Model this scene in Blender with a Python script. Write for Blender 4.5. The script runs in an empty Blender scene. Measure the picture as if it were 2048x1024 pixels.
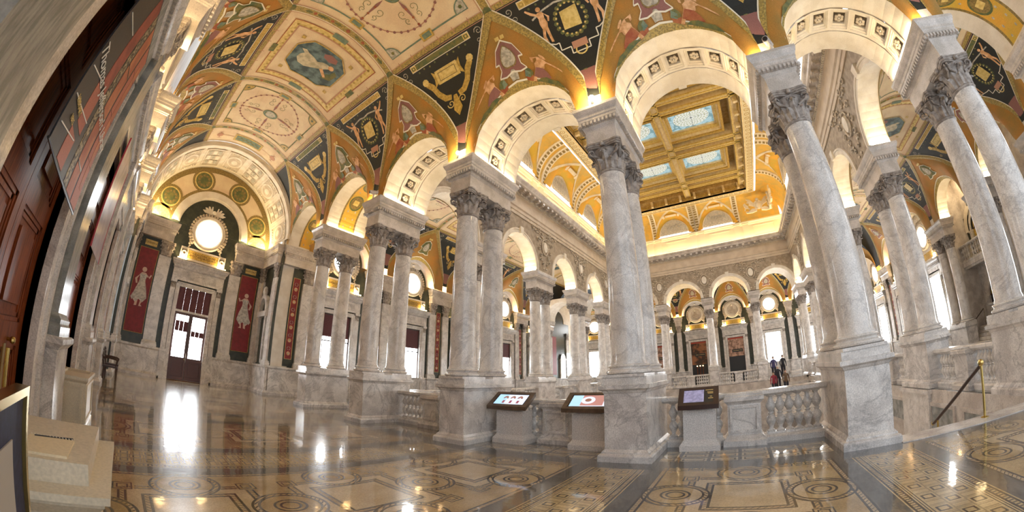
import bpy, bmesh, math, random
from math import pi, sin, cos, radians, sqrt, hypot, atan2
from mathutils import Vector, Matrix
C = bpy.context.collection
SC = bpy.context.scene
random.seed(7)

# ------------------------------------------------------------------ camera, world, exposure
cam_d = bpy.data.cameras.new('camera')
cam = bpy.data.objects.new('camera', cam_d); C.objects.link(cam)
cam_d.type = 'PANO'
cam_d.panorama_type = 'FISHEYE_LENS_POLYNOMIAL'
cam_d.sensor_fit = 'HORIZONTAL'; cam_d.sensor_width = 36.0; cam_d.sensor_height = 18.0
cam_d.lens = 13.0
cam_d.fisheye_fov = radians(200)
cam_d.fisheye_polynomial_k0 = 0.0
cam_d.fisheye_polynomial_k1 = -0.07785314925
cam_d.fisheye_polynomial_k2 = -4.5035e-06
cam_d.fisheye_polynomial_k3 = 2.534765e-05
cam_d.fisheye_polynomial_k4 = -3.9953e-07
R_ = Vector((0.55904628, -0.82913571, 0.00110737))
U_ = Vector((-0.26918916, -0.18023774, 0.94607164))
F_ = Vector((0.7842222, 0.52919592, 0.32395558))
cam.matrix_world = Matrix(((R_.x, U_.x, -F_.x, 0), (R_.y, U_.y, -F_.y, 0), (R_.z, U_.z, -F_.z, 1.5), (0, 0, 0, 1)))
cam_d.clip_start = 0.02; cam_d.clip_end = 300
SC.camera = cam

w = bpy.data.worlds.new('sky'); SC.world = w; w.use_nodes = True
w.node_tree.nodes['Background'].inputs[0].default_value = (0.82, 0.90, 1.0, 1)
w.node_tree.nodes['Background'].inputs[1].default_value = 0.95
SC.view_settings.view_transform = 'Standard'; SC.view_settings.look = 'None'
SC.view_settings.gamma = 1.0; SC.view_settings.use_curve_mapping = False
SC.view_settings.exposure = 1.0
cy = SC.cycles
cy.max_bounces = 7; cy.diffuse_bounces = 4; cy.glossy_bounces = 3; cy.transmission_bounces = 2
cy.use_adaptive_sampling = True; cy.adaptive_threshold = 0.03
cy.use_denoising = True; cy.sample_clamp_indirect = 6.0; cy.caustics_reflective = False; cy.caustics_refractive = False
try: cy.use_light_tree = True
except Exception: pass

WARM = (1.0, 0.70, 0.34)
COOL = (0.86, 0.93, 1.0)
def area(name, loc, sx, sy, power, col=WARM, up=True, rot=None, spread=170):
    d = bpy.data.lights.new(name, 'AREA'); d.shape = 'RECTANGLE'; d.size = sx; d.size_y = sy
    d.energy = power; d.color = col; d.spread = radians(spread)
    o = bpy.data.objects.new(name, d); C.objects.link(o); o.location = loc
    o.rotation_euler = rot if rot else ((pi, 0, 0) if up else (0, 0, 0))
    return o

# ------------------------------------------------------------------ main dimensions (metres)
BY = 3.90; YD = 1.874                       # bay of the near arcade; pier D
YP = {k: YD + BY * n for k, n in zip('ZABCDEF', (4, 3, 2, 1, 0, -1, -2))}
BX = 5.01; XP = 7.05                        # bay of the long sides of the hall
XN = XP + 5 * BX                            # far arcade line
XS = -1.2; XNW = 2 * (XP + 2.5 * BX) - XS   # south and north walls
ZS = 7.05                                   # top of the impost blocks
YB, YF = YP['B'], YP['F']
YC0 = (YB + YF) / 2                         # hall centre line
YW = 17.45; YEW = 2 * YC0 - YW              # west and east walls
YEND = 19.75                                # end wall of the near corridor
XC1 = 2.6; RV = 3.5; ZV = 7.4               # corridor vault

# ------------------------------------------------------------------ node helpers
class N:
    def __init__(s, nt): s.nt = nt
    def node(s, t, **k):
        n = s.nt.nodes.new(t)
        for a, b in k.items(): setattr(n, a, b)
        return n
    def link(s, a, b): s.nt.links.new(a, b)
class Ex:
    """a scalar shader expression made of Math nodes"""
    def __init__(s, nt, v): s.nt, s.v = nt, v
    def _op(s, op, *a):
        n = s.nt.nodes.new('ShaderNodeMath'); n.operation = op
        for i, x in enumerate((s,) + a):
            x = x.v if isinstance(x, Ex) else x
            if isinstance(x, (int, float)): n.inputs[i].default_value = x
            else: s.nt.links.new(x, n.inputs[i])
        return Ex(s.nt, n.outputs[0])
    def __add__(s, o): return s._op('ADD', o)
    def __sub__(s, o): return s._op('SUBTRACT', o)
    def __mul__(s, o): return s._op('MULTIPLY', o)
    def __truediv__(s, o): return s._op('DIVIDE', o)
    def abs(s): return s._op('ABSOLUTE')
    def max(s, o): return s._op('MAXIMUM', o)
    def min(s, o): return s._op('MINIMUM', o)
    def lt(s, o): return s._op('LESS_THAN', o)
    def gt(s, o): return s._op('GREATER_THAN', o)
    def mod(s, o): return s._op('FLOORED_MODULO', o)
    def floor(s): return s._op('FLOOR')
    def sqrt(s): return s._op('SQRT')
    def pp(s, o): return s._op('PINGPONG', o)
def hyp(a, b): return (a * a + b * b).sqrt()

MATS = {}
def mat(name, col, rough=0.5, metal=0.0, spec=0.5, var=None, vscale=3.0, vdetail=5.0, vlo=0.4, vhi=0.6, vein=None, vnscale=1.2,
        vnw=0.02, grain=0.0, bump=0.0, bscale=30.0, emit=None, estr=0.0, coat=0.0, stretch=None):
    if name in MATS: return MATS[name]
    m = bpy.data.materials.new(name); m.use_nodes = True; nt = m.node_tree; n = N(nt)
    b = nt.nodes['Principled BSDF']
    b.inputs['Roughness'].default_value = rough; b.inputs['Metallic'].default_value = metal
    b.inputs['Specular IOR Level'].default_value = spec
    b.inputs['Coat Weight'].default_value = coat; b.inputs['Coat Roughness'].default_value = 0.06
    col4 = tuple(col) + (1,)
    b.inputs['Base Color'].default_value = col4
    pos = None
    if var or vein or grain or bump:
        g = n.node('ShaderNodeNewGeometry'); pos = g.outputs['Position']
        if stretch:
            mp = n.node('ShaderNodeMapping'); mp.inputs['Scale'].default_value = stretch
            n.link(pos, mp.inputs[0]); pos = mp.outputs[0]
    cur = None
    def setc(a, bcol, fac):
        mx = n.node('ShaderNodeMix', data_type='RGBA')
        n.link(fac, mx.inputs[0])
        if a is None: mx.inputs[6].default_value = col4
        else: n.link(a, mx.inputs[6])
        mx.inputs[7].default_value = tuple(bcol) + (1,)
        return mx.outputs[2]
    if var:
        t = n.node('ShaderNodeTexNoise'); t.inputs['Scale'].default_value = vscale; t.inputs['Detail'].default_value = vdetail
        n.link(pos, t.inputs['Vector'])
        r = n.node('ShaderNodeMapRange'); r.inputs[1].default_value = vlo; r.inputs[2].default_value = vhi
        n.link(t.outputs[0], r.inputs[0]); cur = setc(cur, var, r.outputs[0])
    if vein:
        t = n.node('ShaderNodeTexNoise'); t.inputs['Scale'].default_value = vnscale; t.inputs['Detail'].default_value = 9
        t.inputs['Roughness'].default_value = 0.62; t.inputs['Distortion'].default_value = 1.3
        n.link(pos, t.inputs['Vector'])
        e = (Ex(nt, t.outputs[0]) - 0.5).abs()
        r = n.node('ShaderNodeMapRange'); r.inputs[1].default_value = 0.0; r.inputs[2].default_value = vnw
        r.inputs[3].default_value = 0.55; r.inputs[4].default_value = 0.0
        n.link(e.v, r.inputs[0]); cur = setc(cur, vein, r.outputs[0])
    if grain:
        t = n.node('ShaderNodeTexNoise'); t.inputs['Scale'].default_value = 55; t.inputs['Detail'].default_value = 3
        n.link(pos, t.inputs['Vector'])
        r = n.node('ShaderNodeMapRange'); r.inputs[1].default_value = 0.3; r.inputs[2].default_value = 0.7
        r.inputs[3].default_value = 1 - grain; r.inputs[4].default_value = 1 + grain
        n.link(t.outputs[0], r.inputs[0])
        mx = n.node('ShaderNodeVectorMath', operation='SCALE')
        if cur is None: mx.inputs[0].default_value = tuple(col)
        else: n.link(cur, mx.inputs[0])
        n.link(r.outputs[0], mx.inputs['Scale']); cur = mx.outputs[0]
    if cur is not None: n.link(cur, b.inputs['Base Color'])
    if bump:
        t = n.node('ShaderNodeTexNoise'); t.inputs['Scale'].default_value = bscale; t.inputs['Detail'].default_value = 4
        n.link(pos, t.inputs['Vector'])
        bm = n.node('ShaderNodeBump'); bm.inputs['Strength'].default_value = bump; bm.inputs['Distance'].default_value = 0.02
        n.link(t.outputs[0], bm.inputs['Height']); n.link(bm.outputs[0], b.inputs['Normal'])
    if emit:
        b.inputs['Emission Color'].default_value = tuple(emit) + (1,); b.inputs['Emission Strength'].default_value = estr
    MATS[name] = m
    return m

WHITE = mat('white_marble', (0.80, 0.76, 0.72), 0.16, var=(0.66, 0.62, 0.58), vscale=3.2, vein=(0.42, 0.39, 0.38), vnscale=0.8, vnw=0.03, grain=0.2)
VEIN = mat('veined_marble', (0.78, 0.74, 0.70), 0.2, var=(0.58, 0.54, 0.51), vscale=2.4, vein=(0.30, 0.28, 0.27), vnscale=1.1, vnw=0.035, grain=0.2)
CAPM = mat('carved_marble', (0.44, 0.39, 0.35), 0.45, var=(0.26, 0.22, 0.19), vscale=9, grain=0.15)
WARMM = mat('warm_marble', (0.70, 0.64, 0.58), 0.22, var=(0.52, 0.46, 0.41), vscale=2.0, vein=(0.33, 0.29, 0.27), vnscale=1.3, vnw=0.015, grain=0.14)
IMPM = mat('impost_marble', (0.68, 0.62, 0.57), 0.3, var=(0.54, 0.49, 0.44), vscale=3.5, grain=0.2)
GREYM = mat('grey_marble', (0.40, 0.40, 0.38), 0.2, var=(0.24, 0.25, 0.24), vscale=4, grain=0.12, stretch=(1, 6, 1))
CREAM = mat('cream_plaster', (0.84, 0.77, 0.66), 0.5, var=(0.74, 0.66, 0.54), vscale=2.5, grain=0.07)
CREAMD = mat('relief_plaster', (0.66, 0.57, 0.45), 0.55, var=(0.52, 0.43, 0.32), vscale=4, grain=0.08)
DARKGAP = mat('recess_shade_tone', (0.24, 0.19, 0.13), 0.6)  # dark tone painted on recess backs, standing in for the shade of their depth
GOLD = mat('gilded_paint', (0.62, 0.42, 0.10), 0.45, var=(0.42, 0.27, 0.05), vscale=14, grain=0.15)
GOLDD = mat('dull_gilt', (0.33, 0.23, 0.07), 0.5, var=(0.20, 0.14, 0.045), vscale=18, grain=0.2)
GOLDL = mat('light_gilt', (0.80, 0.63, 0.24), 0.4, var=(0.66, 0.48, 0.14), vscale=10, grain=0.1)
SPAN = mat('spandrel_stone', (0.42, 0.34, 0.25), 0.55, var=(0.30, 0.24, 0.17), vscale=5, grain=0.14)
ORANGE = mat('orange_painting', (0.50, 0.22, 0.035), 0.6, var=(0.36, 0.21, 0.045), vscale=1.7, vlo=.35, vhi=.65, grain=0.16)
RIBG = mat('textured_gilt_rib', (0.50, 0.36, 0.10), 0.45, var=(0.27, 0.20, 0.06), vscale=22, vlo=.42, vhi=.58, grain=0.2)
ORANGEH = mat('bright_orange_painting', (0.78, 0.42, 0.05), 0.6, var=(0.62, 0.42, 0.06), vscale=1.3, grain=0.12)
RUST = mat('rust_painting', (0.34, 0.08, 0.03), 0.6, var=(0.42, 0.14, 0.05), vscale=5, grain=0.15)
OLIVE = mat('olive_painting', (0.20, 0.18, 0.05), 0.6, var=(0.10, 0.13, 0.05), vscale=6, grain=0.15)
BLACK = mat('black_painting', (0.016, 0.018, 0.016), 0.55, grain=0.3)
MAUVE = mat('mauve_painting', (0.30, 0.13, 0.11), 0.6, grain=0.15)
STRIP = mat('cream_painting', (0.82, 0.67, 0.44), 0.6, var=(0.74, 0.56, 0.36), vscale=1.4, grain=0.1)
PINK = mat('rose_line_painting', (0.52, 0.27, 0.17), 0.6, grain=0.1)
TEAL = mat('green_painting', (0.13, 0.20, 0.15), 0.6, var=(0.20, 0.26, 0.17), vscale=8, grain=0.15)
SKYP = mat('sky_painting', (0.16, 0.24, 0.25), 0.6, var=(0.05, 0.08, 0.09), vscale=3.5, grain=0.12)
ROBE = mat('robe_painting', (0.66, 0.60, 0.44), 0.6, var=(0.42, 0.38, 0.26), vscale=5, grain=0.1)
SKIN = mat('flesh_painting', (0.85, 0.53, 0.29), 0.6, var=(0.62, 0.32, 0.13), vscale=7, grain=0.1)
WHITEP = mat('white_line_paint', (0.85, 0.80, 0.66), 0.6)
GREYP = mat('grisaille_painting', (0.60, 0.56, 0.46), 0.6, var=(0.36, 0.33, 0.26), vscale=12, grain=0.1)
GREEN = mat('dark_green_wall', (0.030, 0.036, 0.026), 0.35, var=(0.05, 0.055, 0.035), vscale=5, grain=0.2)
REDP = mat('crimson_panel', (0.27, 0.022, 0.030), 0.5, var=(0.21, 0.018, 0.024), vscale=6, grain=0.12)
WOOD = mat('mahogany', (0.30, 0.075, 0.022), 0.42, var=(0.13, 0.030, 0.010), vscale=5, vlo=0.35, vhi=0.65, grain=0.2, stretch=(9, 9, 0.7), spec=0.25)
WOODD = mat('dark_wood', (0.045, 0.018, 0.012), 0.35, grain=0.2)
WOODG = mat('kiosk_wood', (0.13, 0.085, 0.055), 0.4, var=(0.09, 0.06, 0.04), vscale=8, grain=0.15)
BRASS = mat('brass', (0.62, 0.46, 0.16), 0.22, 1.0)
MAR = mat('maroon_brown_wood', (0.10, 0.04, 0.035), 0.35, grain=0.2)
BLIND = mat('maroon_blind', (0.13, 0.028, 0.032), 0.5, grain=0.1)
CREAMB = mat('beige_painted_wood', (0.66, 0.58, 0.44), 0.4, grain=0.12)
PAPER = mat('paper', (0.78, 0.66, 0.45), 0.6, grain=0.08)
KIOSKM = mat('speckled_grey_laminate', (0.70, 0.66, 0.63), 0.4, grain=0.25)
BLACKM = mat('black_plastic', (0.02, 0.02, 0.022), 0.35)
NAVY = mat('navy_board', (0.018, 0.022, 0.07), 0.6, grain=0.4)
WIN = mat('bright_window', (1, 1, 1), 0.3, emit=(0.93, 0.97, 1.0), estr=12.0)
WIN2 = mat('bright_far_window', (1, 1, 1), 0.3, emit=(0.95, 0.98, 1.0), estr=9.0)
BULB = mat('lit_bulb', (1, 1, 1), 0.3, emit=(1.0, 0.74, 0.36), estr=60.0)
BULBS = mat('lit_bulb_small', (1, 1, 1), 0.3, emit=(1.0, 0.66, 0.26), estr=14.0)
GLOWST = mat('lit_cove_strip', (1, 1, 1), 0.3, emit=(1.0, 0.80, 0.45), estr=4.0)

# ------------------------------------------------------------------ mesh builder
class MB:
    def __init__(s, T=None): s.v = []; s.f = []; s.m = []; s.mats = []; s.T = T
    def mi(s, m):
        if m not in s.mats: s.mats.append(m)
        return s.mats.index(m)
    def av(s, p):
        s.v.append(tuple(s.T(*p)) if s.T else tuple(p)); return len(s.v) - 1
    def face(s, pts, m):
        s.f.append([s.av(p) for p in pts]); s.m.append(s.mi(m))
    def idx(s, ids, m): s.f.append(list(ids)); s.m.append(s.mi(m))
    def box(s, x0, x1, y0, y1, z0, z1, m, skip=''):
        i = [s.av(p) for p in ((x0,y0,z0),(x1,y0,z0),(x1,y1,z0),(x0,y1,z0),(x0,y0,z1),(x1,y0,z1),(x1,y1,z1),(x0,y1,z1))]
        k = s.mi(m)
        for n, q in (('b',(0,3,2,1)),('t',(4,5,6,7)),('f',(0,1,5,4)),('r',(1,2,6,5)),('k',(2,3,7,6)),('l',(3,0,4,7))):
            if n in skip: continue
            s.f.append([i[j] for j in q]); s.m.append(k)
    def rect(s, cx, cy, hx, hy, prof, m, cap0=True, cap1=True):
        """loft of a profile [(outward offset, z)] round a rectangle"""
        R = []
        for o, z in prof:
            R.append([s.av((cx+a*(hx+o), cy+b*(hy+o), z)) for a, b in ((-1,-1),(1,-1),(1,1),(-1,1))])
        for a, b in zip(R, R[1:]):
            for j in range(4): s.idx((a[j], a[(j+1)%4], b[(j+1)%4], b[j]), m)
        if cap0: s.idx(R[0][::-1], m)
        if cap1: s.idx(R[-1], m)
    def lathe(s, cx, cy, prof, m, n=16, a0=0.0, a1=2*pi, cap=True):
        full = abs(a1-a0-2*pi) < 1e-6; k = n if full else n+1; R = []
        for r, z in prof:
            R.append([s.av((cx+r*cos(a0+(a1-a0)*i/n), cy+r*sin(a0+(a1-a0)*i/n), z)) for i in range(k)])
        for a, b in zip(R, R[1:]):
            for j in range(n): s.idx((a[j], a[(j+1)%k], b[(j+1)%k], b[j]), m)
        if cap and full: s.idx(R[0][::-1], m); s.idx(R[-1], m)
    def tube(s, pts, r, m, n=6, cap=True):
        R = []; up = Vector((0, 0, 1)); P = [Vector(p) for p in pts]
        for i, p in enumerate(P):
            d = (P[min(i+1, len(P)-1)] - P[max(i-1, 0)]).normalized()
            a = d.cross(up)
            if a.length < 1e-3: a = d.cross(Vector((1, 0, 0)))
            a.normalize(); b = d.cross(a); rr = r[i] if isinstance(r, (list, tuple)) else r
            R.append([s.av(p + a*rr*cos(2*pi*k/n) + b*rr*sin(2*pi*k/n)) for k in range(n)])
        for a, b in zip(R, R[1:]):
            for j in range(n): s.idx((a[j], a[(j+1)%n], b[(j+1)%n], b[j]), m)
        if cap: s.idx(R[0][::-1], m); s.idx(R[-1], m)
    def prism(s, poly, d0, d1, m, ax='y'):
        """extrude a convex or simple polygon [(a,b)]; ax='y': a=x b=z depth along y"""
        f = (lambda a, b, d: (a, d, b)) if ax == 'y' else ((lambda a, b, d: (d, a, b)) if ax == 'x' else (lambda a, b, d: (a, b, d)))
        A = [s.av(f(a, b, d0)) for a, b in poly]; B = [s.av(f(a, b, d1)) for a, b in poly]; n = len(poly)
        for j in range(n): s.idx((A[j], A[(j+1)%n], B[(j+1)%n], B[j]), m)
        s.idx(A[::-1], m); s.idx(B, m)
    def ball(s, c, r, m, n=8, sc=(1, 1, 1)):
        R = []
        for i in range(1, n//2):
            t = pi*i/(n//2)
            R.append([s.av((c[0]+sc[0]*r*sin(t)*cos(2*pi*k/n), c[1]+sc[1]*r*sin(t)*sin(2*pi*k/n), c[2]+sc[2]*r*cos(t))) for k in range(n)])
        a = s.av((c[0], c[1], c[2]+sc[2]*r)); b = s.av((c[0], c[1], c[2]-sc[2]*r))
        for j in range(n): s.idx((a, R[0][j], R[0][(j+1)%n]), m); s.idx((b, R[-1][(j+1)%n], R[-1][j]), m)
        for A, B in zip(R, R[1:]):
            for j in range(n): s.idx((A[j], B[j], B[(j+1)%n], A[(j+1)%n]), m)
    def mesh(s, name, smooth=None):
        me = bpy.data.meshes.new(name); me.from_pydata(s.v, [], s.f)
        for m in s.mats: me.materials.append(m)
        me.polygons.foreach_set('material_index', s.m)
        if smooth is not None:
            me.polygons.foreach_set('use_smooth', [True]*len(s.f)); me.update()
            try: me.set_sharp_from_angle(angle=radians(smooth))
            except Exception: pass
        me.update(); return me
    def build(s, name, parent=None, smooth=None, **tags):
        if not s.v: return None
        return place(s.mesh(name, smooth), name, parent, **tags)
def place(me, name, parent=None, loc=(0, 0, 0), rot=0.0, **tags):
    o = bpy.data.objects.new(name, me); C.objects.link(o)
    o.location = loc; o.rotation_euler = (0, 0, rot)
    if parent is not None: o.parent = parent
    return tag(o, **tags)
def tag(o, label=None, cat=None, group=None, kind=None):
    if label: o['label'] = label
    if cat: o['category'] = cat
    if group: o['group'] = group
    if kind: o['kind'] = kind
    return o
def empty(name, loc=(0, 0, 0), rot=0.0, **tags):
    o = bpy.data.objects.new(name, None); C.objects.link(o); o.location = loc; o.rotation_euler = (0, 0, rot)
    o.empty_display_size = 0.1
    return tag(o, **tags)
def kids(o): return [c for c in CH.get(o.name, [])]
CH = {}
def proto_tree(o):
    """remember the children of a prototype once, so that copies need no scene walk"""
    L = [(c, [(d, []) for d in bpy.data.objects if d.parent == c]) for c in bpy.data.objects if c.parent == o]
    CH[o.name] = L
def dup(o, loc, rot=0.0, **tags):
    r = o.copy(); C.objects.link(r); r.location = loc; r.rotation_euler = (0, 0, rot); tag(r, **tags)
    for c, L in CH[o.name]:
        c2 = c.copy(); C.objects.link(c2); c2.parent = r
        for d, _ in L:
            d2 = d.copy(); C.objects.link(d2); d2.parent = c2
    return r
def fr(ox, oy, ang, oz=0.0):
    """frame: local x along a wall, local y out of it"""
    c, s_ = cos(ang), sin(ang)
    return lambda x, y, z: (ox + c*x - s_*y, oy + s_*x + c*y, oz + z)

# curved painted pieces: polygons cut into cells and laid on a surface
def clip(poly, ax, v, keep):
    out = []
    for i in range(len(poly)):
        a, b = poly[i-1], poly[i]
        ia = (a[ax] - v) * keep >= 0; ib = (b[ax] - v) * keep >= 0
        if ia != ib:
            t = (v - a[ax]) / (b[ax] - a[ax]); out.append((a[0] + t*(b[0]-a[0]), a[1] + t*(b[1]-a[1])))
        if ib: out.append(b)
    return out
def lay(mb, poly, M, off, m, step=0.35):
    x0 = min(p[0] for p in poly); x1 = max(p[0] for p in poly)
    n = max(1, int(math.ceil((x1-x0)/step)))
    for i in range(n):
        a = x0 + (x1-x0)*i/n; b = x0 + (x1-x0)*(i+1)/n
        q = clip(clip(poly, 0, a, 1), 0, b, -1) if n > 1 else poly
        if len(q) >= 3: mb.face([M(p[0], p[1], off) for p in q], m)
def band(mb, P, Q, M, off, m):
    for (a, b), (c, d) in zip(zip(P, P[1:]), zip(Q, Q[1:])):
        mb.face([M(a[0], a[1], off), M(b[0], b[1], off), M(d[0], d[1], off), M(c[0], c[1], off)], m)
def ring(mb, cx, cy, r0, r1, M, off, m, n=32, sx=1.0, sy=1.0):
    P = [(cx + sx*r0*cos(2*pi*i/n), cy + sy*r0*sin(2*pi*i/n)) for i in range(n+1)]
    Q = [(cx + sx*r1*cos(2*pi*i/n), cy + sy*r1*sin(2*pi*i/n)) for i in range(n+1)]
    band(mb, P, Q, M, off, m)
def disc(mb, cx, cy, r, M, off, m, n=20, sx=1.0, sy=1.0):
    lay(mb, [(cx + sx*r*cos(2*pi*i/n), cy + sy*r*sin(2*pi*i/n)) for i in range(n)], M, off, m)
def quad(mb, x0, x1, y0, y1, M, off, m): lay(mb, [(x0, y0), (x1, y0), (x1, y1), (x0, y1)], M, off, m)
def frame(mb, x0, x1, y0, y1, t, M, off, m):
    quad(mb, x0, x1, y0, y0+t, M, off, m); quad(mb, x0, x1, y1-t, y1, M, off, m)
    quad(mb, x0, x0+t, y0+t, y1-t, M, off, m); quad(mb, x1-t, x1, y0+t, y1-t, M, off, m)
def seg(mb, a, b, w_, M, off, m):
    dx, dy = b[0]-a[0], b[1]-a[1]; L = hypot(dx, dy) or 1; nx, ny = -dy/L*w_/2, dx/L*w_/2
    lay(mb, [(a[0]+nx, a[1]+ny), (b[0]+nx, b[1]+ny), (b[0]-nx, b[1]-ny), (a[0]-nx, a[1]-ny)], M, off, m)
def path(mb, P, w_, M, off, m):
    for a, b in zip(P, P[1:]): seg(mb, a, b, w_, M, off, m)
def spiral(cx, cy, r, turns, a0=0.0, n=14, sgn=1):
    return [(cx + r*(1-0.85*i/n)*cos(a0+sgn*2*pi*turns*i/n), cy + r*(1-0.85*i/n)*sin(a0+sgn*2*pi*turns*i/n)) for i in range(n+1)]
def xf(P, cx, cy, s_, fx=1, rot=0.0):
    c, q = cos(rot)*s_, sin(rot)*s_
    return [(cx + c*fx*x - q*y, cy + q*fx*x + c*y) for x, y in P]
FIG_BODY = [(-.10,.0),(.12,.02),(.17,.30),(.13,.55),(.18,.72),(.10,.80),(-.08,.80),(-.16,.70),(-.12,.50),(-.17,.25)]
FIG_LEG1 = [(-.12,.05),(.02,.05),(-.02,-.30),(-.05,-.62),(-.16,-.64),(-.13,-.30)]
FIG_LEG2 = [(.0,.05),(.14,.04),(.22,-.28),(.12,-.55),(.20,-.62),(.05,-.63),(.10,-.28)]
FIG_ARM = [(.12,.76),(.20,.70),(.40,.84),(.58,1.08),(.52,1.13),(.34,.95)]
FIG_ARM2 = [(-.12,.76),(-.18,.66),(-.34,.48),(-.26,.28),(-.19,.30),(-.24,.48)]
FIG_ROBE = [(-.15,.72),(.16,.72),(.14,.45),(.26,.1),(.34,-.25),(.18,-.45),(.0,-.34),(-.14,-.5),(-.34,-.3),(-.24,.05),(-.12,.42)]
FIG_ARM3 = [(.12,.76),(.19,.72),(.30,.58),(.38,.74),(.33,.78),(.27,.66),(.17,.62)]
def figure(mb, cx, cy, s_, M, off, fx=1, rot=0.0, skin=None, robe=None, narrow=False):
    skin = skin or SKIN
    for k in (FIG_LEG1, FIG_LEG2, FIG_BODY, FIG_ARM3 if narrow else FIG_ARM, FIG_ARM2): lay(mb, xf(k, cx, cy, s_, fx, rot), M, off, skin)
    h = xf([(0.0, .93)], cx, cy, s_, fx, rot)[0]; disc(mb, h[0], h[1], .11*s_, M, off, skin, 10)
    if robe: lay(mb, xf(FIG_ROBE, cx, cy, s_, fx, rot), M, off+.004, robe)
# ------------------------------------------------------------------ pier with two columns (prototype)
def capital_mesh(name='capital', s=1.0):
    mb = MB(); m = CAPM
    mb.lathe(0, 0, [(.262,0),(.285,.015),(.295,.035),(.285,.06),(.262,.07),(.25,.10),(.255,.35),(.30,.50),(.35,.56)], m, 16)
    def leaf(a, z0, h, r0, out, wd):
        ca, sa = cos(a), sin(a); rows = []
        pr = [(0.0, 0.0, .75), (.012, .35, 1.0), (.03, .65, .95), (out*.6, .9, .8), (out, 1.0, .55), (out*1.25, .93, .35), (out*1.15, .82, .12)]
        for o, t, ww in pr:
            row = []
            for q, dep in ((-1, -.02), (-.5, .012), (0, .03), (.5, .012), (1, -.02)):
                rr = r0 + o + dep; x = ca*rr - sa*q*wd*ww; y = sa*rr + ca*q*wd*ww
                row.append(mb.av((x, y, z0 + h*t)))
            rows.append(row)
        for A, B in zip(rows, rows[1:]):
            for j in range(4): mb.idx((A[j], A[j+1], B[j+1], B[j]), m)
    for k in range(8): leaf(2*pi*k/8 + pi/8, .07, .23, .262, .085, .085)
    for k in range(8): leaf(2*pi*k/8, .07, .40, .258, .11, .075)
    for k in range(4):
        a = pi/4 + k*pi/2; ca, sa = cos(a), sin(a)
        for sg in (-1, 1):
            P = []
            for i in range(15):
                t = i/14; ang = -pi/2 + sg*0 + 2*pi*1.15*t; r = .085*(1-.75*t)
                u = .40 + r*cos(ang); z = .50 + r*sin(ang)
                P.append((ca*u - sa*sg*.03, sa*u + ca*sg*.03, z))
            mb.tube([(ca*.27 - sa*sg*.10, sa*.27 + ca*sg*.10, .36), (ca*.33 - sa*sg*.06, sa*.33+ca*sg*.06, .40)] + P, [.02, .024] + [.026*(1-.5*i/14) for i in range(15)], m, 5)
        b = k*pi/2                                   # rosette of the abacus and inner scrolls
        mb.ball((cos(b)*.37, sin(b)*.37, .63), .055, m, 8)
        for sg in (-1, 1):
            P = [(cos(b)*.33 - sin(b)*sg*(.03+.05*cos(t)), sin(b)*.33 + cos(b)*sg*(.03+.05*cos(t)), .48 + .045*sin(t)) for t in [i*.75 for i in range(8)]]
            mb.tube(P, .015, m, 4)
    out = []
    for k in range(4):                               # concave abacus
        a = pi/4 + k*pi/2; c0 = (cos(a)*.50, sin(a)*.50)
        px, py = -sin(a), cos(a)
        out.append((c0[0] - px*.045, c0[1] - py*.045)); out.append((c0[0] + px*.045, c0[1] + py*.045))
        b = a + pi/4
        for d in (-.22, -.1, 0, .1, .22): out.append((cos(b)*(.335 + abs(d)*.28 - .02) - sin(b)*d, sin(b)*(.335 + abs(d)*.28 - .02) + cos(b)*d))
    for z0, z1, e in ((.575, .61, .95), (.61, .66, 1.0), (.66, .70, 1.04)):
        mb.prism([(x*e, y*e) for x, y in out], z0, z1, m, 'z')
    return mb.mesh(name, 40)
CAP = capital_mesh()
ENT_PROF = [(.0,.0),(.0,.36),(.03,.38),(.03,.40),(.06,.42),(.06,.52),(.09,.54),(.13,.56),(.13,.62),(.15,.64),(.155,.70),(.19,.74),(.225,.80),(.24,.83),(.24,.90)]
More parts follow.
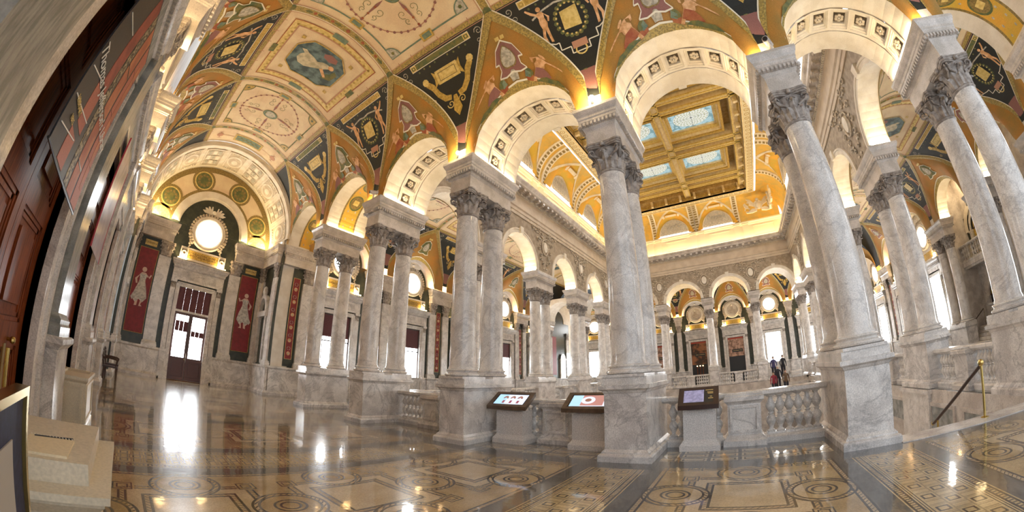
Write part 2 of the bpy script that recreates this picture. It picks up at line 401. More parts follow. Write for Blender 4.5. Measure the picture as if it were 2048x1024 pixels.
def pier_proto(loc, label, group):
    t = empty('paired_column_pier', loc, label=label, cat='column', group=group)
    mb = MB()
    mb.rect(0, 0, .90, .37, [(.10,0),(.10,.10),(.085,.125),(.05,.14),(.045,.165),(.01,.20),(0,.21),(0,1.17),(.015,1.19),(.03,1.22),(.07,1.245),(.077,1.25),(.077,1.315),(.05,1.32)], VEIN)
    mb.build('pedestal', t)
    p = MB(); p.rect(0, 0, .90, .37, [(.03,1.32),(.03,1.45)], WHITE, cap0=False)
    p.build('plinth', t)
    sh = MB(); prof = [(.305 - .04*(max(0, i/8 - .15)/.85)**1.6, 1.66 + (5.45-1.66)*i/8) for i in range(9)]
    sh.lathe(0, 0, [(.33, 1.66), (.325, 1.70)] + prof[0:1][:0] + [(.305, 1.75)] + prof[1:], WHITE, 28, cap=False); sm = sh.mesh('shaft', 40)
    bs = MB(); bs.rect(0, 0, .40, .37, [(0,1.45),(0,1.50)], WHITE, cap0=False)
    bs.lathe(0, 0, [(.37,1.50),(.405,1.515),(.415,1.54),(.405,1.565),(.37,1.58),(.355,1.59),(.345,1.605),(.355,1.62),(.37,1.625),(.38,1.64),(.37,1.66),(.33,1.67)], WHITE, 28)
    bm_ = bs.mesh('base', 40)
    for sx in (-.55, .55):
        s_ = place(sm, 'shaft', t, (sx, 0, 0))
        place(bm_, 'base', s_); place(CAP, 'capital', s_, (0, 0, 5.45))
    e = MB(); e.rect(0, 0, .92, .34, [(o*.78, 6.15 + z) for o, z in ENT_PROF], IMPM)
    eo = e.build('impost_block', t)
    d = MB()
    hx, hy = .92 + .10, .34 + .10
    for sgn in (-1, 1):
        n = 22
        for i in range(n):
            x = -hx + .04 + (2*hx-.08)*i/(n-1)
            y0, y1 = sorted((sgn*(hy-.03), sgn*(hy+.035))); d.box(x-.022, x+.022, y0, y1, 6.585, 6.665, IMPM)
        n = 10
        for i in range(n):
            y = -hy + .04 + (2*hy-.08)*i/(n-1)
            x0, x1 = sorted((sgn*(hx-.03), sgn*(hx+.035))); d.box(x0, x1, y-.022, y+.022, 6.585, 6.665, IMPM)
    d.build('dentil_course', eo, kind='stuff')
    return t
PROTO = pier_proto((XP, YP['D'], 0), 'paired marble columns on tall pedestal between the second and third touchscreen kiosks', 'paired column piers around the hall')
bpy.context.view_layer.update(); proto_tree(PROTO)
G_ = 'paired column piers around the hall'
def pier(x, y, label, g=G_): return dup(PROTO, (x, y, 0), 0, label=label, cat='column', group=g)
pier(XP, YP['C'], 'paired marble columns on pedestal directly left of the first touchscreen kiosk')
pier(XP, YP['B'], 'paired columns behind the dark shaded balustrade, one pier left of the first kiosk')
pier(XP, YP['A'], 'paired marble columns with brightly lit narrow pedestal face nearest the end wall')
pier(XP, YP['E'], 'large paired columns on a bright pale pedestal beside the stair opening')
pier(XP, YP['F'], 'paired columns beyond the brass handrail and stair opening, cut by the photo edge')
for k, nm in enumerate(('second', 'third', 'fourth', 'fifth'), 1):
    pier(XP+BX*k, YB, f'{nm} paired column pier of the hall side nearest the bright windows, counted from the kiosks')
    pier(XP+BX*k, YF, f'{nm} paired column pier of the hall side beyond the stair opening')
for k, nm in zip('BCDEF', ('corner pier at the window side of the far arcade', 'far arcade pier between two balustrades, left of the dark poster doorway',
        'far arcade pier between the two poster doorways', 'far arcade pier left of the group of people', 'far arcade pier right of the group of people')):
    pier(XN, YP[k], nm)
pier(XP, YP['F']-BY, 'pier barely entering the right edge high beside the outermost painted arch')
pier(XN, YP['A'], 'far corridor pier beyond the hall corner by the bright window')
YE2 = -13.6
for x, nm in ((XP+BX*2, 'nearer'), (XP+BX*3, 'second'), (XP+BX*4, 'third'), (XP+BX, 'first hidden')):
    pier(x, YE2, f'{nm} paired column pier in front of the upper stair alcove', 'paired columns before the stair alcove')

# ------------------------------------------------------------------ arches of the arcades
def arch_T(ox, oy, ang): return fr(ox, oy, ang)
ROS = None
def rosette_mesh():
    mb = MB()
    for k in range(6):
        a = 2*pi*k/6
        mb.ball((.08*cos(a), .08*sin(a), .0), .052, CREAMD, 6, (1, 1, .6))
    mb.ball((0, 0, .012), .03, CREAM, 6)
    return mb.mesh('rosette', 60)
ROS = rosette_mesh()
def soffit(T, R, dep, zs, kind, parent, nseg=9, d0=None):
    """half-round soffit, local x along the wall, y through the wall (-dep/2..dep/2)"""
    def S(th, y, d=0.0): return T(-(R+d)*cos(th), y, zs + (R+d)*sin(th))
    mb = MB(); h = dep/2
    mat_ = CREAM
    if kind == 'plain':
        for i in range(18):
            a, b = pi*i/18, pi*(i+1)/18
            mb.face([S(a,-h), S(a,h), S(b,h), S(b,-h)], mat_)
        mb.box(-R-.02, -R, -h, h, ZS, zs, mat_) if False else None
        o = mb.build('arch_soffit', parent, 40)
    elif kind == 'painted':
        for i in range(24):
            a, b = pi*i/24, pi*(i+1)/24
            for y0, y1, m in ((-h,-h*.42,CREAM),(-h*.42,-h*.34,GOLDD),(-h*.34,h*.34,ORANGEH),(h*.34,h*.42,GOLDD),(h*.42,h,CREAM)):
                mb.face([S(a,y0), S(a,y1), S(b,y1), S(b,y0)], m)
        o = mb.build('arch_soffit', parent, 40)
        pm = MB(); M = lambda p, q, off: S(p, q, -off)
        for th in (pi/2, pi*.27, pi*.73):
            ring(pm, th, 0, .16, .20, M, .006, OLIVE, 20, sx=1.25, sy=1.5); disc(pm, th, 0, .16, M, .004, GOLDD, 16, sx=1.25, sy=1.5)
            quad(pm, th-.08, th+.08, -.12, .12, M, .009, GOLDL)
        for j in range(14):
            th = .12 + j*(pi-.24)/13
            for q in (-1, 1): disc(pm, th + .02*q, q*.17, .035, M, .003, GREYP, 6)
        pm.build('painted_roundel_band', o)
    else:
        n = nseg; cw = .62; yc0, yc1 = -cw/2, cw/2
        for i in range(n*2+0):
            a, b = pi*i/(2*n), pi*(i+1)/(2*n)
            for y0, y1 in ((-h, yc0-.08), (yc1+.08, h)): mb.face([S(a,y0), S(a,y1), S(b,y1), S(b,y0)], mat_)
            for y0, y1 in ((yc0-.08, yc0-.04), (yc1+.04, yc1+.08)): mb.face([S(a,y0,.02), S(a,y1,.02), S(b,y1,.02), S(b,y0,.02)], CREAMD)
        for i in range(n):
            a, b = pi*i/n, pi*(i+1)/n; e = (b-a)*.08
            lv = [(a, b, yc0-.04, yc1+.04, 0.0), (a+e, b-e, yc0+.02, yc1-.02, 0.0), (a+e, b-e, yc0+.02, yc1-.02, .03), (a+e*2.0, b-e*2.0, yc0+.07, yc1-.07, .03),
                  (a+e*2.0, b-e*2.0, yc0+.07, yc1-.07, .06), (a+e*2.8, b-e*2.8, yc0+.13, yc1-.13, .06), (a+e*2.8, b-e*2.8, yc0+.13, yc1-.13, .14)]
            Rg = [[mb.av(S(p, q, d)) for p, q in ((t0,y0),(t1,y0),(t1,y1),(t0,y1))] for t0, t1, y0, y1, d in lv]
            for A, B in zip(Rg, Rg[1:]):
                for j in range(4): mb.idx((A[j], A[(j+1)%4], B[(j+1)%4], B[j]), mat_)
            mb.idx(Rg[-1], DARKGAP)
        o = mb.build('arch_soffit', parent, 30)
        for i in range(n):
            th = pi*(i+.5)/n; c = Vector(S(th, 0, .06)); nrm = (Vector(S(th, 0, 0)) - Vector(S(th, 0, 1))).normalized()
            r = place(ROS, 'rosette', o, c); r.rotation_mode = 'QUATERNION'; r.rotation_quaternion = Vector((0, 0, 1)).rotation_difference(nrm)
    return o
def face_wall(T, y, R, zs, half, ztop, m, mb):
    """wall face with a round-headed hole, from the impost top to ztop"""
    n = 20; P = [(-R*cos(pi*i/n), zs + R*sin(pi*i/n)) for i in range(n+1)]
    mb.face([T(-half,y,ZS), T(-R,y,ZS), T(-R,y,ztop), T(-half,y,ztop)], m); mb.face([T(R,y,ZS), T(half,y,ZS), T(half,y,ztop), T(R,y,ztop)], m)
    for a, b in zip(P, P[1:]): mb.face([T(a[0],y,a[1]), T(b[0],y,b[1]), T(b[0],y,ztop), T(a[0],y,ztop)], m)
def arch(parent, ox, oy, ang, R, dep, kind, ynear=None, hall_side=0, half=1.95, ztop=9.8, other=None):
    """one bay: jamb stilts, soffit, faces. local -y / +y faces at -dep/2, +dep/2"""
    T = fr(ox, oy, ang); zs = ZS + .07
    soffit(T, R, dep, zs, kind, parent)
    mb = MB(T)
    for sx in (-1, 1):
        x0, x1 = sorted((sx*R, sx*half)); mb.box(x0, x1, -dep/2, dep/2, ZS, zs, CREAM, 'tb')
    h = dep/2
    fl = MB()
    for sg in (-1, 1):
        face_wall(T, sg*h, R, zs, half, ztop if hall_side == sg else 8.95, SPAN if hall_side == sg else CREAM, fl)
    mb.build('arch_jamb', parent); fl.build('arch_face', parent)
    if hall_side:
        y = hall_side*h; q = hall_side
        am = MB(); n = 24                                       # archivolt
        prof = [(0,0),(0,.05),(.05,.05),(.06,.03),(.16,.03),(.17,.06),(.24,.06),(.25,0)]
        rings = []
        for i in range(n+1):
            th = pi*i/n; rings.append([am.av(T(-(R+o)*cos(th), y+q*d, zs+(R+o)*sin(th))) for o, d in prof])
        for A, B in zip(rings, rings[1:]):
            for j in range(len(prof)-1): am.idx((A[j], A[j+1], B[j+1], B[j]), CREAM)
        am.build('archivolt', parent, 30)
        km = MB(T); y0, y1 = sorted((y, y+q*.13))
        km.prism([(-.11, zs+R-.02), (.11, zs+R-.02), (.16, zs+R+.36), (-.16, zs+R+.36)], y0, y1, CREAM); km.build('keystone', parent)
SPD = None
def spandrel_mesh():
    mb = MB(); m = CREAMD
    for k in range(20):                                          # oval cartouche
        pass
    mb2 = MB()
    n = 16
    R0 = [mb.av((.20*cos(2*pi*i/n), .10, .30*sin(2*pi*i/n)+.05)) for i in range(n)]
    R1 = [mb.av((.23*cos(2*pi*i/n), .0, .34*sin(2*pi*i/n)+.05)) for i in range(n)]
    for j in range(n): mb.idx((R0[j], R0[(j+1)%n], R1[(j+1)%n], R1[j]), CREAM)
    mb.idx(R0, CREAM)
    mb.tube([(.33*cos(t), .05, .46*sin(t)+.05) for t in [2*pi*i/16 for i in range(17)]], .035, m, 5)
    for sx in (-1, 1):
        for cx, cz, r, sg in ((.75, .35, .15, 1), (1.25, .95, .14, -1), (.95, .75, .12, 1), (.6, -.1, .13, -1), (.5, -.75, .10, 1), (1.6, 1.15, .10, 1), (.38, .70, .20, 1), (.62, 1.0, .17, -1), (.40, -.45, .14, -1), (.9, 1.2, .12, 1), (.22, -.95, .10, 1)):
            mb.tube([(sx*(cx + r*(1-t*.12)*cos(sg*t)), .045, cz + r*(1-t*.12)*sin(sg*t)) for t in [i*.7 for i in range(10)]], .03, m, 5)
        for cx, cz in ((.5,.45),(.75,.75),(.30,-.75),(.15,-1.2),(.55,1.25),(.2,.6),(.48,.1),(1.1,1.3)): mb.ball((sx*cx, .03, cz), .075, m, 6, (1.2, .5, .8))
    return mb.mesh('spandrel_relief', 50)
SPD = spandrel_mesh()

RA = 1.48; RB = 1.50
wall_s = empty('wall_arcade_south', kind='structure')
for i, (a, b) in enumerate((('Z','A'),('A','B'),('B','C'),('C','D'),('D','E'),('E','F'))):
    yc = (YP[a]+YP[b])/2
    arch(wall_s, XP, yc, -pi/2, RA, 1.94, 'painted' if i < 2 else 'coffer', hall_side=(1 if i >= 2 else 0))
for yc in (YP['F']-1.95, YP['F']-5.85): arch(wall_s, XP, yc, -pi/2, RA, 1.94, 'painted')
wall_w = empty('wall_arcade_west', kind='structure'); wall_e = empty('wall_arcade_east', kind='structure'); wall_n = empty('wall_arcade_north', kind='structure')
for k in range(5):
    xc = XP + BX*(k+.5)
    arch(wall_w, xc, YB, 0, RB, .72, 'plain', hall_side=-1, half=BX/2)
    arch(wall_e, xc, YF, 0, RB, .72, 'plain', hall_side=1, half=BX/2)
    arch(wall_e, xc, YE2, 0, RB, .72, 'plain', half=BX/2) if 0 < k < 4 else None
for a, b in (('A','B'),('B','C'),('C','D'),('D','E'),('E','F')):
    arch(wall_n, XN, (YP[a]+YP[b])/2, -pi/2, RA, 1.94, 'plain', hall_side=(-1 if a != 'A' else 0))
arch(wall_n, XN, YP['A']+1.95, -pi/2, RA, 1.94, 'plain')
XI0, XI1, YI0, YI1 = XP + .97, XN - .97, YF + .36, YB - .36        # inner faces of the hall
for k in range(6):
    x = XP + BX*k
    if 0 < k < 5:
        place(SPD, 'spandrel_relief', wall_w, (x, YI1, 8.55), pi); place(SPD, 'spandrel_relief', wall_e, (x, YI0, 8.55), 0)
for k in 'CDE': place(SPD, 'spandrel_relief', wall_n, (XI1, YP[k], 8.55), pi/2)
# ------------------------------------------------------------------ painted vaults
def side_vault(parent, T, L0, L1, centres, hb, prof, amax, zs, R, wk, mats, nm=10, ribw=.11, dec=None, taupow=1.4):
    """one flank of a vault. local frame T(along, inset, z). prof(a)->(inset, z); penetrations over each centre.
       mats = (barrel, penetration, rib, rib edge)"""
    def tau_of(y): return max(0.0, (1 - min(1.0, abs(y)/hb)))**(1/taupow)
    def G(y): i, z = prof(amax*tau_of(y)); return i, z
    def W(y):
        if abs(y) < R: return 0.0, zs + sqrt(max(0, R*R - y*y))
        return 0.0, ZB
    ZB = prof(0)[1] if wk is None else wk
    na = 12
    for c in centres:
        # penetration surface
        ys = [hb*(-1 + 2*i/24) for i in range(25)]
        pm = MB(); rows = []
        def PT(y, q, off=0.0):
            w0 = W(y); g = G(y); i = w0[0] + (g[0]-w0[0])*q; z = w0[1] + (g[1]-w0[1])*q
            return T(c + y*(1 - 0.02*off), i + off*.15, z - off)
        for y in ys: rows.append([pm.av(PT(y, q/4)) for q in range(5)])
        for A, B in zip(rows, rows[1:]):
            for j in range(4): pm.idx((A[j], A[j+1], B[j+1], B[j]), mats[1])
        po = pm.build('painted_lunette', parent, 60)
        # ribs along both groins: barrel side and lunette side
        rb = MB(); n = 20
        for sg in (-1, 1):
            prev = None
            for i in range(n+1):
                t = i/n; a = amax*t; y = sg*hb*(1 - t**taupow); ii, z = prof(a)
                y2 = sg*max(0.0, abs(y) - ribw*(1.6 if t > .05 else .6)); g2 = None
                # lunette-side edge
                w0 = W(y2); gg = G(y2); q = .90
                e1 = T(c+y2, w0[0] + (gg[0]-w0[0])*q, w0[1] + (gg[1]-w0[1])*q - .03)
                cpt = T(c+y, ii + .03*1.0*(1 if True else 0), z - .035)
                y3 = sg*min(hb, abs(y) + ribw)
                e2 = T(c+y3, ii + .012, z - .02)
                y4 = sg*min(hb, abs(y) + ribw + .035); e3 = T(c+y4, ii+.008, z-.014)
                cur = [rb.av(p) for p in (e1, cpt, e2, e3)]
                if prev:
                    rb.idx((prev[0], cur[0], cur[1], prev[1]), mats[2]); rb.idx((prev[1], cur[1], cur[2], prev[2]), mats[2]); rb.idx((prev[2], cur[2], cur[3], prev[3]), mats[3])
                prev = cur
        # border along the wall arch
        k = 16; prev = None
        for i in range(k+1):
            y = R*1.0*cos(pi*i/k)*.999
            cur = [rb.av(PT(y, q, .02)) for q in (0.0, .10, .125)]
            if prev: rb.idx((prev[0], cur[0], cur[1], prev[1]), mats[2]); rb.idx((prev[1], cur[1], cur[2], prev[2]), mats[3])
            prev = cur
        rb.build('gilded_rib', po)
        if dec: dec(c, lambda y, q, off: PT(y, q, off+.02), po)
    # barrel web between the penetrations
    bm_ = MB()
    edges = sorted(centres); spans = [(L0, edges[0] - 0)] + [(a, b) for a, b in zip(edges, edges[1:])] + [(edges[-1], L1)]
    for a_, b_ in spans:
        for i in range(na):
            t0, t1 = i/na, (i+1)/na
            def lim(t):
                h_ = hb*(1 - t**taupow)
                l = a_ + (h_ if a_ in edges else 0); r = b_ - (h_ if b_ in edges else 0); return l, max(l, r)
            l0, r0 = lim(t0); l1, r1 = lim(t1); i0, z0 = prof(amax*t0); i1, z1 = prof(amax*t1)
            if r0 - l0 < 1e-4 and r1 - l1 < 1e-4: continue
            pass
            bm_.face([T(l0,i0,z0), T(r0,i0,z0), T(r1,i1,z1), T(l1,i1,z1)], mats[0])
    return bm_.build('painted_web', parent, 60)

def corridor_vault(parent, ux, vx, L0, L1, centres, hb, full=True, panel_kinds=None):
    """ux(u, v, z) maps across/along/up to world. vault axis at u=0"""
    A = radians(56.5)
    prof = lambda a: (RV - RV*cos(a), ZV + RV*sin(a))
    HW = RV - .02
    pat = random.Random(3)
    def dec(c, PT, po):
        if not full and c not in near: pass
        mb = MB()
        k = pat.random()
        # square-set medallion near the head of the lunette
        M = lambda x, y, off: PT(x, y, off)
        pl = [(-.42,.30),(-.30,.36),(-.30,.46),(-.42,.50),(-.26,.64),(.26,.64),(.42,.50),(.30,.46),(.30,.36),(.42,.30),(.22,.24),(-.22,.24)]
        lay(mb, pl, M, .01, MAUVE if k > .4 else OLIVE, .2)
        path(mb, pl + pl[:1], .022, M, .016, WHITEP)
        ring(mb, 0, .44, .20, .225, M, .024, GOLDD, 20, sy=.62); disc(mb, 0, .44, .20, M, .02, GREYP, 18, sy=.62)
        quad(mb, -.14, .14, .70, .75, M, .01, GOLDL)
        if full:
            for sg in (-1, 1):
                M2 = lambda x, y, off: M(x, y*.5, off)
                figure(mb, sg*.70, .56, .72, M2, .013, sg, -sg*.3, None, None)
                lay(mb, [(sg*x, y) for x, y in ((.30,.10),(.55,.06),(.50,.20),(.40,.30),(.30,.24))], M, .010, RUST, .15); disc(mb, sg*.42, .22, .11, M, .013, OLIVE, 10, sy=.6)
                lay(mb, xf([(-.20,.25),(.10,.30),(.24,.10),(.34,-.20),(.10,-.38),(-.20,-.36),(-.40,-.30),(-.30,0)], sg*.78, .50, .62, sg), M2, .020, RUST if k > .5 else MAUVE, .15)
                lay(mb, [(sg*x, y) for x, y in ((.55,.07),(.95,.05),(1.15,.06),(1.30,.14),(1.15,.20),(1.0,.15),(.85,.17),(.70,.14))], M, .022, OLIVE, .15)
                lay(mb, [(sg*x, y) for x, y in ((.28,.16),(.42,.14),(.46,.22),(.34,.26))], M, .014, TEAL, .15)
            lay(mb, xf([(-.1,0),(.1,0),(.13,.08),(.04,.13),(-.05,.13),(-.12,.08)], 0, .14, 1), M, .014, GREYP, .15)
        mb.build('painted_medallion', po)
    near = centres
    webs = []
    for sg in (-1, 1):
        T = (lambda sg: (lambda a, i, z: ux(sg*(HW - i), a, z)))(sg)
        webs.append(side_vault(parent, T, L0, L1, centres, hb*.925, prof, A, ZS + .07, RA + .005, ZS, (BLACK, ORANGE, RIBG, WHITEP), dec=dec, taupow=1.55, ribw=.12))
    # crown strip
    SW = RV*(pi/2 - A)
    M = lambda s_, v, off: ux((RV-off)*sin(s_/RV), v, ZV + (RV-off)*cos(s_/RV))
    cs = MB(); n = 12
    for i in range(n):
        a, b = -SW + 2*SW*i/n, -SW + 2*SW*(i+1)/n
        cs.face([M(a,L0,0), M(b,L0,0), M(b,L1,0), M(a,L1,0)], STRIP)
    so = cs.build('painted_crown', parent, 60)
    bd = MB()
    for sg in (-1, 1):
        q = sorted((sg*(SW-.14), sg*(SW+.05))); quad(bd, q[0], q[1], L0, L1, M, .012, RIBG)
        for e in (SW-.15, SW+.05):
            q = sorted((sg*e, sg*(e+.02))); quad(bd, q[0], q[1], L0, L1, M, .016, PINK)
        v = L0
        while full and v < L1:
            q = sorted((sg*(SW-.22), sg*(SW-.02))); quad(bd, q[0], q[1], v, v+.025, M, .02, PINK); v += .55
    for c in centres:
        quad(bd, -SW, SW, c-.11, c+.11, M, .014, RIBG)
        for e in (-.13, .11): quad(bd, -SW, SW, c+e, c+e+.02, M, .018, WHITEP)
        for e in (-.17, .155): quad(bd, -SW, SW, c+e, c+e+.018, M, .018, PINK)
        for sg in (-1, 0, 1): disc(bd, sg*SW*.97, c, .13 if sg else .07, M, .024, OLIVE if sg else RUST, 10)
        for s2 in (-1.2, -.6, .6, 1.2):
            disc(bd, s2, c, .06, M, .02, RUST, 8)
            for j in (-1, 1): lay(bd, [(s2+j*.10, c-.03), (s2+j*.26, c-.06), (s2+j*.34, c), (s2+j*.26, c+.06), (s2+j*.10, c+.03)], M, .02, OLIVE)
    bd.build('gilded_border', so)
    # panels of the crown strip
    pc = sorted(centres)
    for k, (a, b) in enumerate(zip(pc, pc[1:])):
        c = (a+b)/2; hv = (b-a)/2; kind = panel_kinds[k % len(panel_kinds)]
        pm = MB()
        if kind == 'ring':
            frame(pm, -SW+.40, SW-.40, c-hv+.42, c+hv-.42, .05, M, .012, TEAL if k % 4 == 0 else OLIVE)
            rr = min(SW-.55, hv-.55); r1 = rr*.92
            for j in range(36):
                th = 2*pi*j/36; disc(pm, r1*cos(th), c + r1*sin(th), .05, M, .014, MAUVE, 6)
            ring(pm, 0, c, r1-.02, r1+.012, M, .012, PINK, 36)
            disc(pm, 0, c, .27, M, .02, OLIVE, 18, sx=1.2); ring(pm, 0, c, .20, .25, M, .024, TEAL, 18, sx=1.2); disc(pm, 0, c, .2, M, .022, GREYP, 14, sx=1.2)
            for j in range(4):
                th = pi/4 + j*pi/2 if k % 2 else j*pi/2
                ca, sa = cos(th), sin(th)
                lay(pm, [(ca*.3, c+sa*.3), (ca*.55 - sa*.05, c+sa*.55+ca*.05), (ca*r1*.95, c+sa*r1*.95), (ca*.55+sa*.05, c+sa*.55-ca*.05)], M, .018, MAUVE)
                for d in (.5, .75, .95):
                    disc(pm, ca*r1*d, c+sa*r1*d, .045, M, .022, RUST, 6)
                for q in (-1, 1):
                    for rr_, dd in ((.16, .55), (.11, .75)):
                        cx_, cy_ = ca*r1*dd - sa*q*.22, c + sa*r1*dd + ca*q*.22
                        path(pm, spiral(cx_, cy_, rr_, 1.1, th, 9, q), .016, M, .014, OLIVE)
                # corner fans
                x_, y_ = (SW-.42)*(1 if ca+sa*.01 > 0 else -1), 0
            for sx in (-1, 1):
                for sy in (-1, 1):
                    cx_, cy_ = sx*(SW-.43), c + sy*(hv-.45); P = [(cx_, cy_)]
                    for j in range(7):
                        t = (pi/2)*j/6; P.append((cx_ - sx*.36*cos(t), cy_ - sy*.36*sin(t)))
                    lay(pm, P, M, .016, GREYP if k % 4 == 0 else GOLD); path(pm, P[1:], .04, M, .02, TEAL if k % 4 == 0 else OLIVE)
                    disc(pm, cx_ - sx*.14, cy_ - sy*.14, .06, M, .022, OLIVE, 6)
            for sx in (-1, 1): quad(pm, sx*(SW-.42)-.13, sx*(SW-.42)+.13, c-.22, c+.22, M, .024, GOLD); quad(pm, sx*(SW-.42)-.08, sx*(SW-.42)+.08, c-.15, c+.15, M, .028, TEAL)
            for sy in (-1, 1): quad(pm, -.24, .24, c+sy*(hv-.44)-.12, c+sy*(hv-.44)+.12, M, .024, GOLD); quad(pm, -.16, .16, c+sy*(hv-.44)-.07, c+sy*(hv-.44)+.07, M, .028, TEAL)
            pm.build('wreath_panel', so)
        else:
            x0, y0 = SW-.42, hv-.42
            frame(pm, -x0, x0, c-y0, c+y0, .30, M, .012, GOLDL); frame(pm, -x0, x0, c-y0, c+y0, .035, M, .018, RUST); frame(pm, -x0+.24, x0-.24, c-y0+.24, c+y0-.24, .05, M, .02, PINK)
            n = 14
            for j in range(n):
                for q in (-1, 1):
                    disc(pm, q*(x0-.2), c - y0+.2 + (2*y0-.4)*j/(n-1), .05, M, .022, GOLD, 6); disc(pm, -x0+.2 + (2*x0-.4)*j/(n-1), c+q*(y0-.2), .05, M, .022, GOLD, 6)
            ox, oy = .98, .88; e = .42
            oc = [(-ox, -oy+e), (-ox+e, -oy), (ox-e, -oy), (ox, -oy+e), (ox, oy-e), (ox-e, oy), (-ox+e, oy), (-ox, oy-e)]
            oc = [(x, y+c) for x, y in oc]
            lay(pm, oc, M, .014, SKYP, .3)
            path(pm, oc + oc[:1], .045, M, .03, GOLD)
            lay(pm, xf([(-.75,.10),(-.60,.35),(-.30,.42),(-.05,.30),(.15,.18),(.38,.02),(.50,-.12),(.42,-.28),(.20,-.25),(.0,-.12),(-.2,-.22),(-.45,-.30),(-.62,-.42),(-.78,-.38),(-.60,-.22),(-.72,-.08)], 0, c, .95), M, .02, ROBE, .2)
            lay(pm, xf([(.30,.02),(.45,.15),(.60,.30),(.52,.36),(.36,.24),(.22,.12)], 0, c, 1), M, .024, SKIN, .2)
            disc(pm, .52, c-.22, .11, M, .026, SKIN, 10); lay(pm, xf([(.05,-.45),(.30,-.38),(.55,-.50),(.50,-.68),(.20,-.72),(.0,-.60)], 0, c, 1), M, .02, MAUVE, .2)
            lay(pm, xf([(.45,.45),(.80,.30),(.86,-.1),(.70,-.2),(.62,.05),(.48,.2)], 0, c, 1), M, .018, OLIVE, .2)
            for sx in (-1, 1):
                for sy in (-1, 1):
                    quad(pm, sx*(ox-.02)-.07, sx*(ox-.02)+.07, c+sy*(oy-.02)-.07, c+sy*(oy-.02)+.07, M, .02, GOLD)
            for sx in (-1, 1): quad(pm, sx*(x0)-.09, sx*x0+.09, c-.2, c+.2, M, .026, OLIVE)
            for sy in (-1, 1): quad(pm, -.26, .26, c+sy*y0-.1, c+sy*y0+.1, M, .026, TEAL)
            pm.build('octagon_painting', so)
    # ornaments on the dark webs between lunettes
    for k, c in enumerate(pc[:-1]):
        mid = (c + pc[k+1])/2; hv = (pc[k+1]-c)/2; sc_ = hv/1.95
        for sg in (-1, 1):
            mb = MB()
            Mw = lambda x, y, off: M(sg*(SW + y), mid + x, off)     # x along, y down from the crown border
            quad(mb, -1.15*sc_, 1.15*sc_, .12, .34, Mw, .014, GOLD if k % 2 else OLIVE); frame(mb, -1.15*sc_, 1.15*sc_, .12, .34, .02, Mw, .02, WHITEP)
            for q in (-1, 1):
                frame(mb, q*1.04*sc_-.1, q*1.04*sc_+.1, .14, .32, .03, Mw, .024, GOLDL); quad(mb, q*1.04*sc_-.03, q*1.04*sc_+.03, .2, .26, Mw, .024, GOLDL)
                path(mb, spiral(q*1.45*sc_, .26, .13, 1.4, 0, 12, q), .02, Mw, .02, GREYP); path(mb, spiral(q*1.35*sc_, .52, .10, 1.3, 1, 10, -q), .016, Mw, .02, GREYP)
                for j in range(4): disc(mb, q*(.25+.22*j)*sc_, .40 + .03*(j % 2), .035, Mw, .02, OLIVE, 6)
            if (k + full) % 2 == 1:
                lay(mb, [(-.42,.66),(.42,.66),(.42,1.10),(-.42,1.10)], Mw, .03, GOLDL, .3); frame(mb, -.33, .33, .74, 1.02, .025, Mw, .036, GOLDD)
                for j in range(3): quad(mb, -.2, .2, .80+.07*j, .82+.07*j, Mw, .036, GOLDD)
                for q in (-1, 1):
                    lay(mb, [(q*.42,.72),(q*.54,.62),(q*.50,.88),(q*.56,1.14),(q*.42,1.04)], Mw, .032, GOLD)
                    lay(mb, [(q*.12,1.55),(q*.30,1.50),(q*.48,1.30),(q*.60,1.00),(q*.82,.78),(q*.90,.95),(q*.74,1.15),(q*.62,1.42),(q*.40,1.66),(q*.16,1.70)], Mw, .024, GOLD, .15)
                    disc(mb, q*.86, .82, .12, Mw, .028, GOLDL, 8); path(mb, spiral(q*.22, 1.82, .14, 1.3, 0, 12, q), .028, Mw, .026, GOLDL); path(mb, spiral(q*.78, 1.52, .09, 1.2, 0, 10, -q), .022, Mw, .026, GOLDL)
                lay(mb, [(-.06,1.6),(.06,1.6),(.16,2.05),(0,2.28),(-.16,2.05)], Mw, .03, GOLD)
            else:
                n = 20
                for j in range(n):
                    th = 2*pi*j/n; x_, y_ = .40*cos(th), 1.12 + .46*sin(th); disc(mb, x_, y_, .065, Mw, .022, OLIVE, 6); disc(mb, x_*.93, .08+y_*.93, .03, Mw, .026, GOLDL, 5)
                lay(mb, xf([(-.24,-.28),(.22,-.24),(.25,.26),(-.22,.28)], 0, 1.10, 1), Mw, .03, GOLDL, .3); seg(mb, (-.12,1.22), (.12,.98), .03, Mw, .036, GOLDD); seg(mb, (-.12,.98), (.12,1.22), .03, Mw, .036, GOLDD)
                path(mb, [(-.95*sc_,.75),(-.6,.62),(-.25,.56),(0,.60),(.25,.56),(.6,.62),(.95*sc_,.75)], .05, Mw, .022, GREYP)
                for q in (-1, 1):
                    figure(mb, q*.70*sc_, 1.42, .62, lambda x, y, off, q=q: Mw(x, 2.55 - y, off), .026, q)
                    path(mb, [(q*.95*sc_,1.42),(q*.6,1.62),(q*.5,1.62),(q*.5,1.84),(q*.24,1.84),(q*.24,2.04),(0,2.04)], .03, Mw, .022, WHITEP)
                lay(mb, [(-.2,1.74),(.2,1.74),(.2,1.94),(-.2,1.94)], Mw, .032, PINK); ring(mb, 0, 2.0, .12, .16, Mw, .026, GOLDL, 14)
            # rose foot of the web
            lay(mb, [(-.44*sc_,2.5),(.44*sc_,2.5),(.10,3.35),(-.10,3.35)], Mw, .012, MAUVE); seg(mb, (-.46*sc_,2.48), (.46*sc_,2.48), .03, Mw, .02, WHITEP)
            for j in range(4): disc(mb, .06*(-1)**j, 2.62 + .14*j, .07-.01*j, Mw, .02, OLIVE, 7)
            mb.build('painted_trophy', webs[(sg+1)//2])
    return so
vs = empty('ceiling_south_corridor', kind='structure')
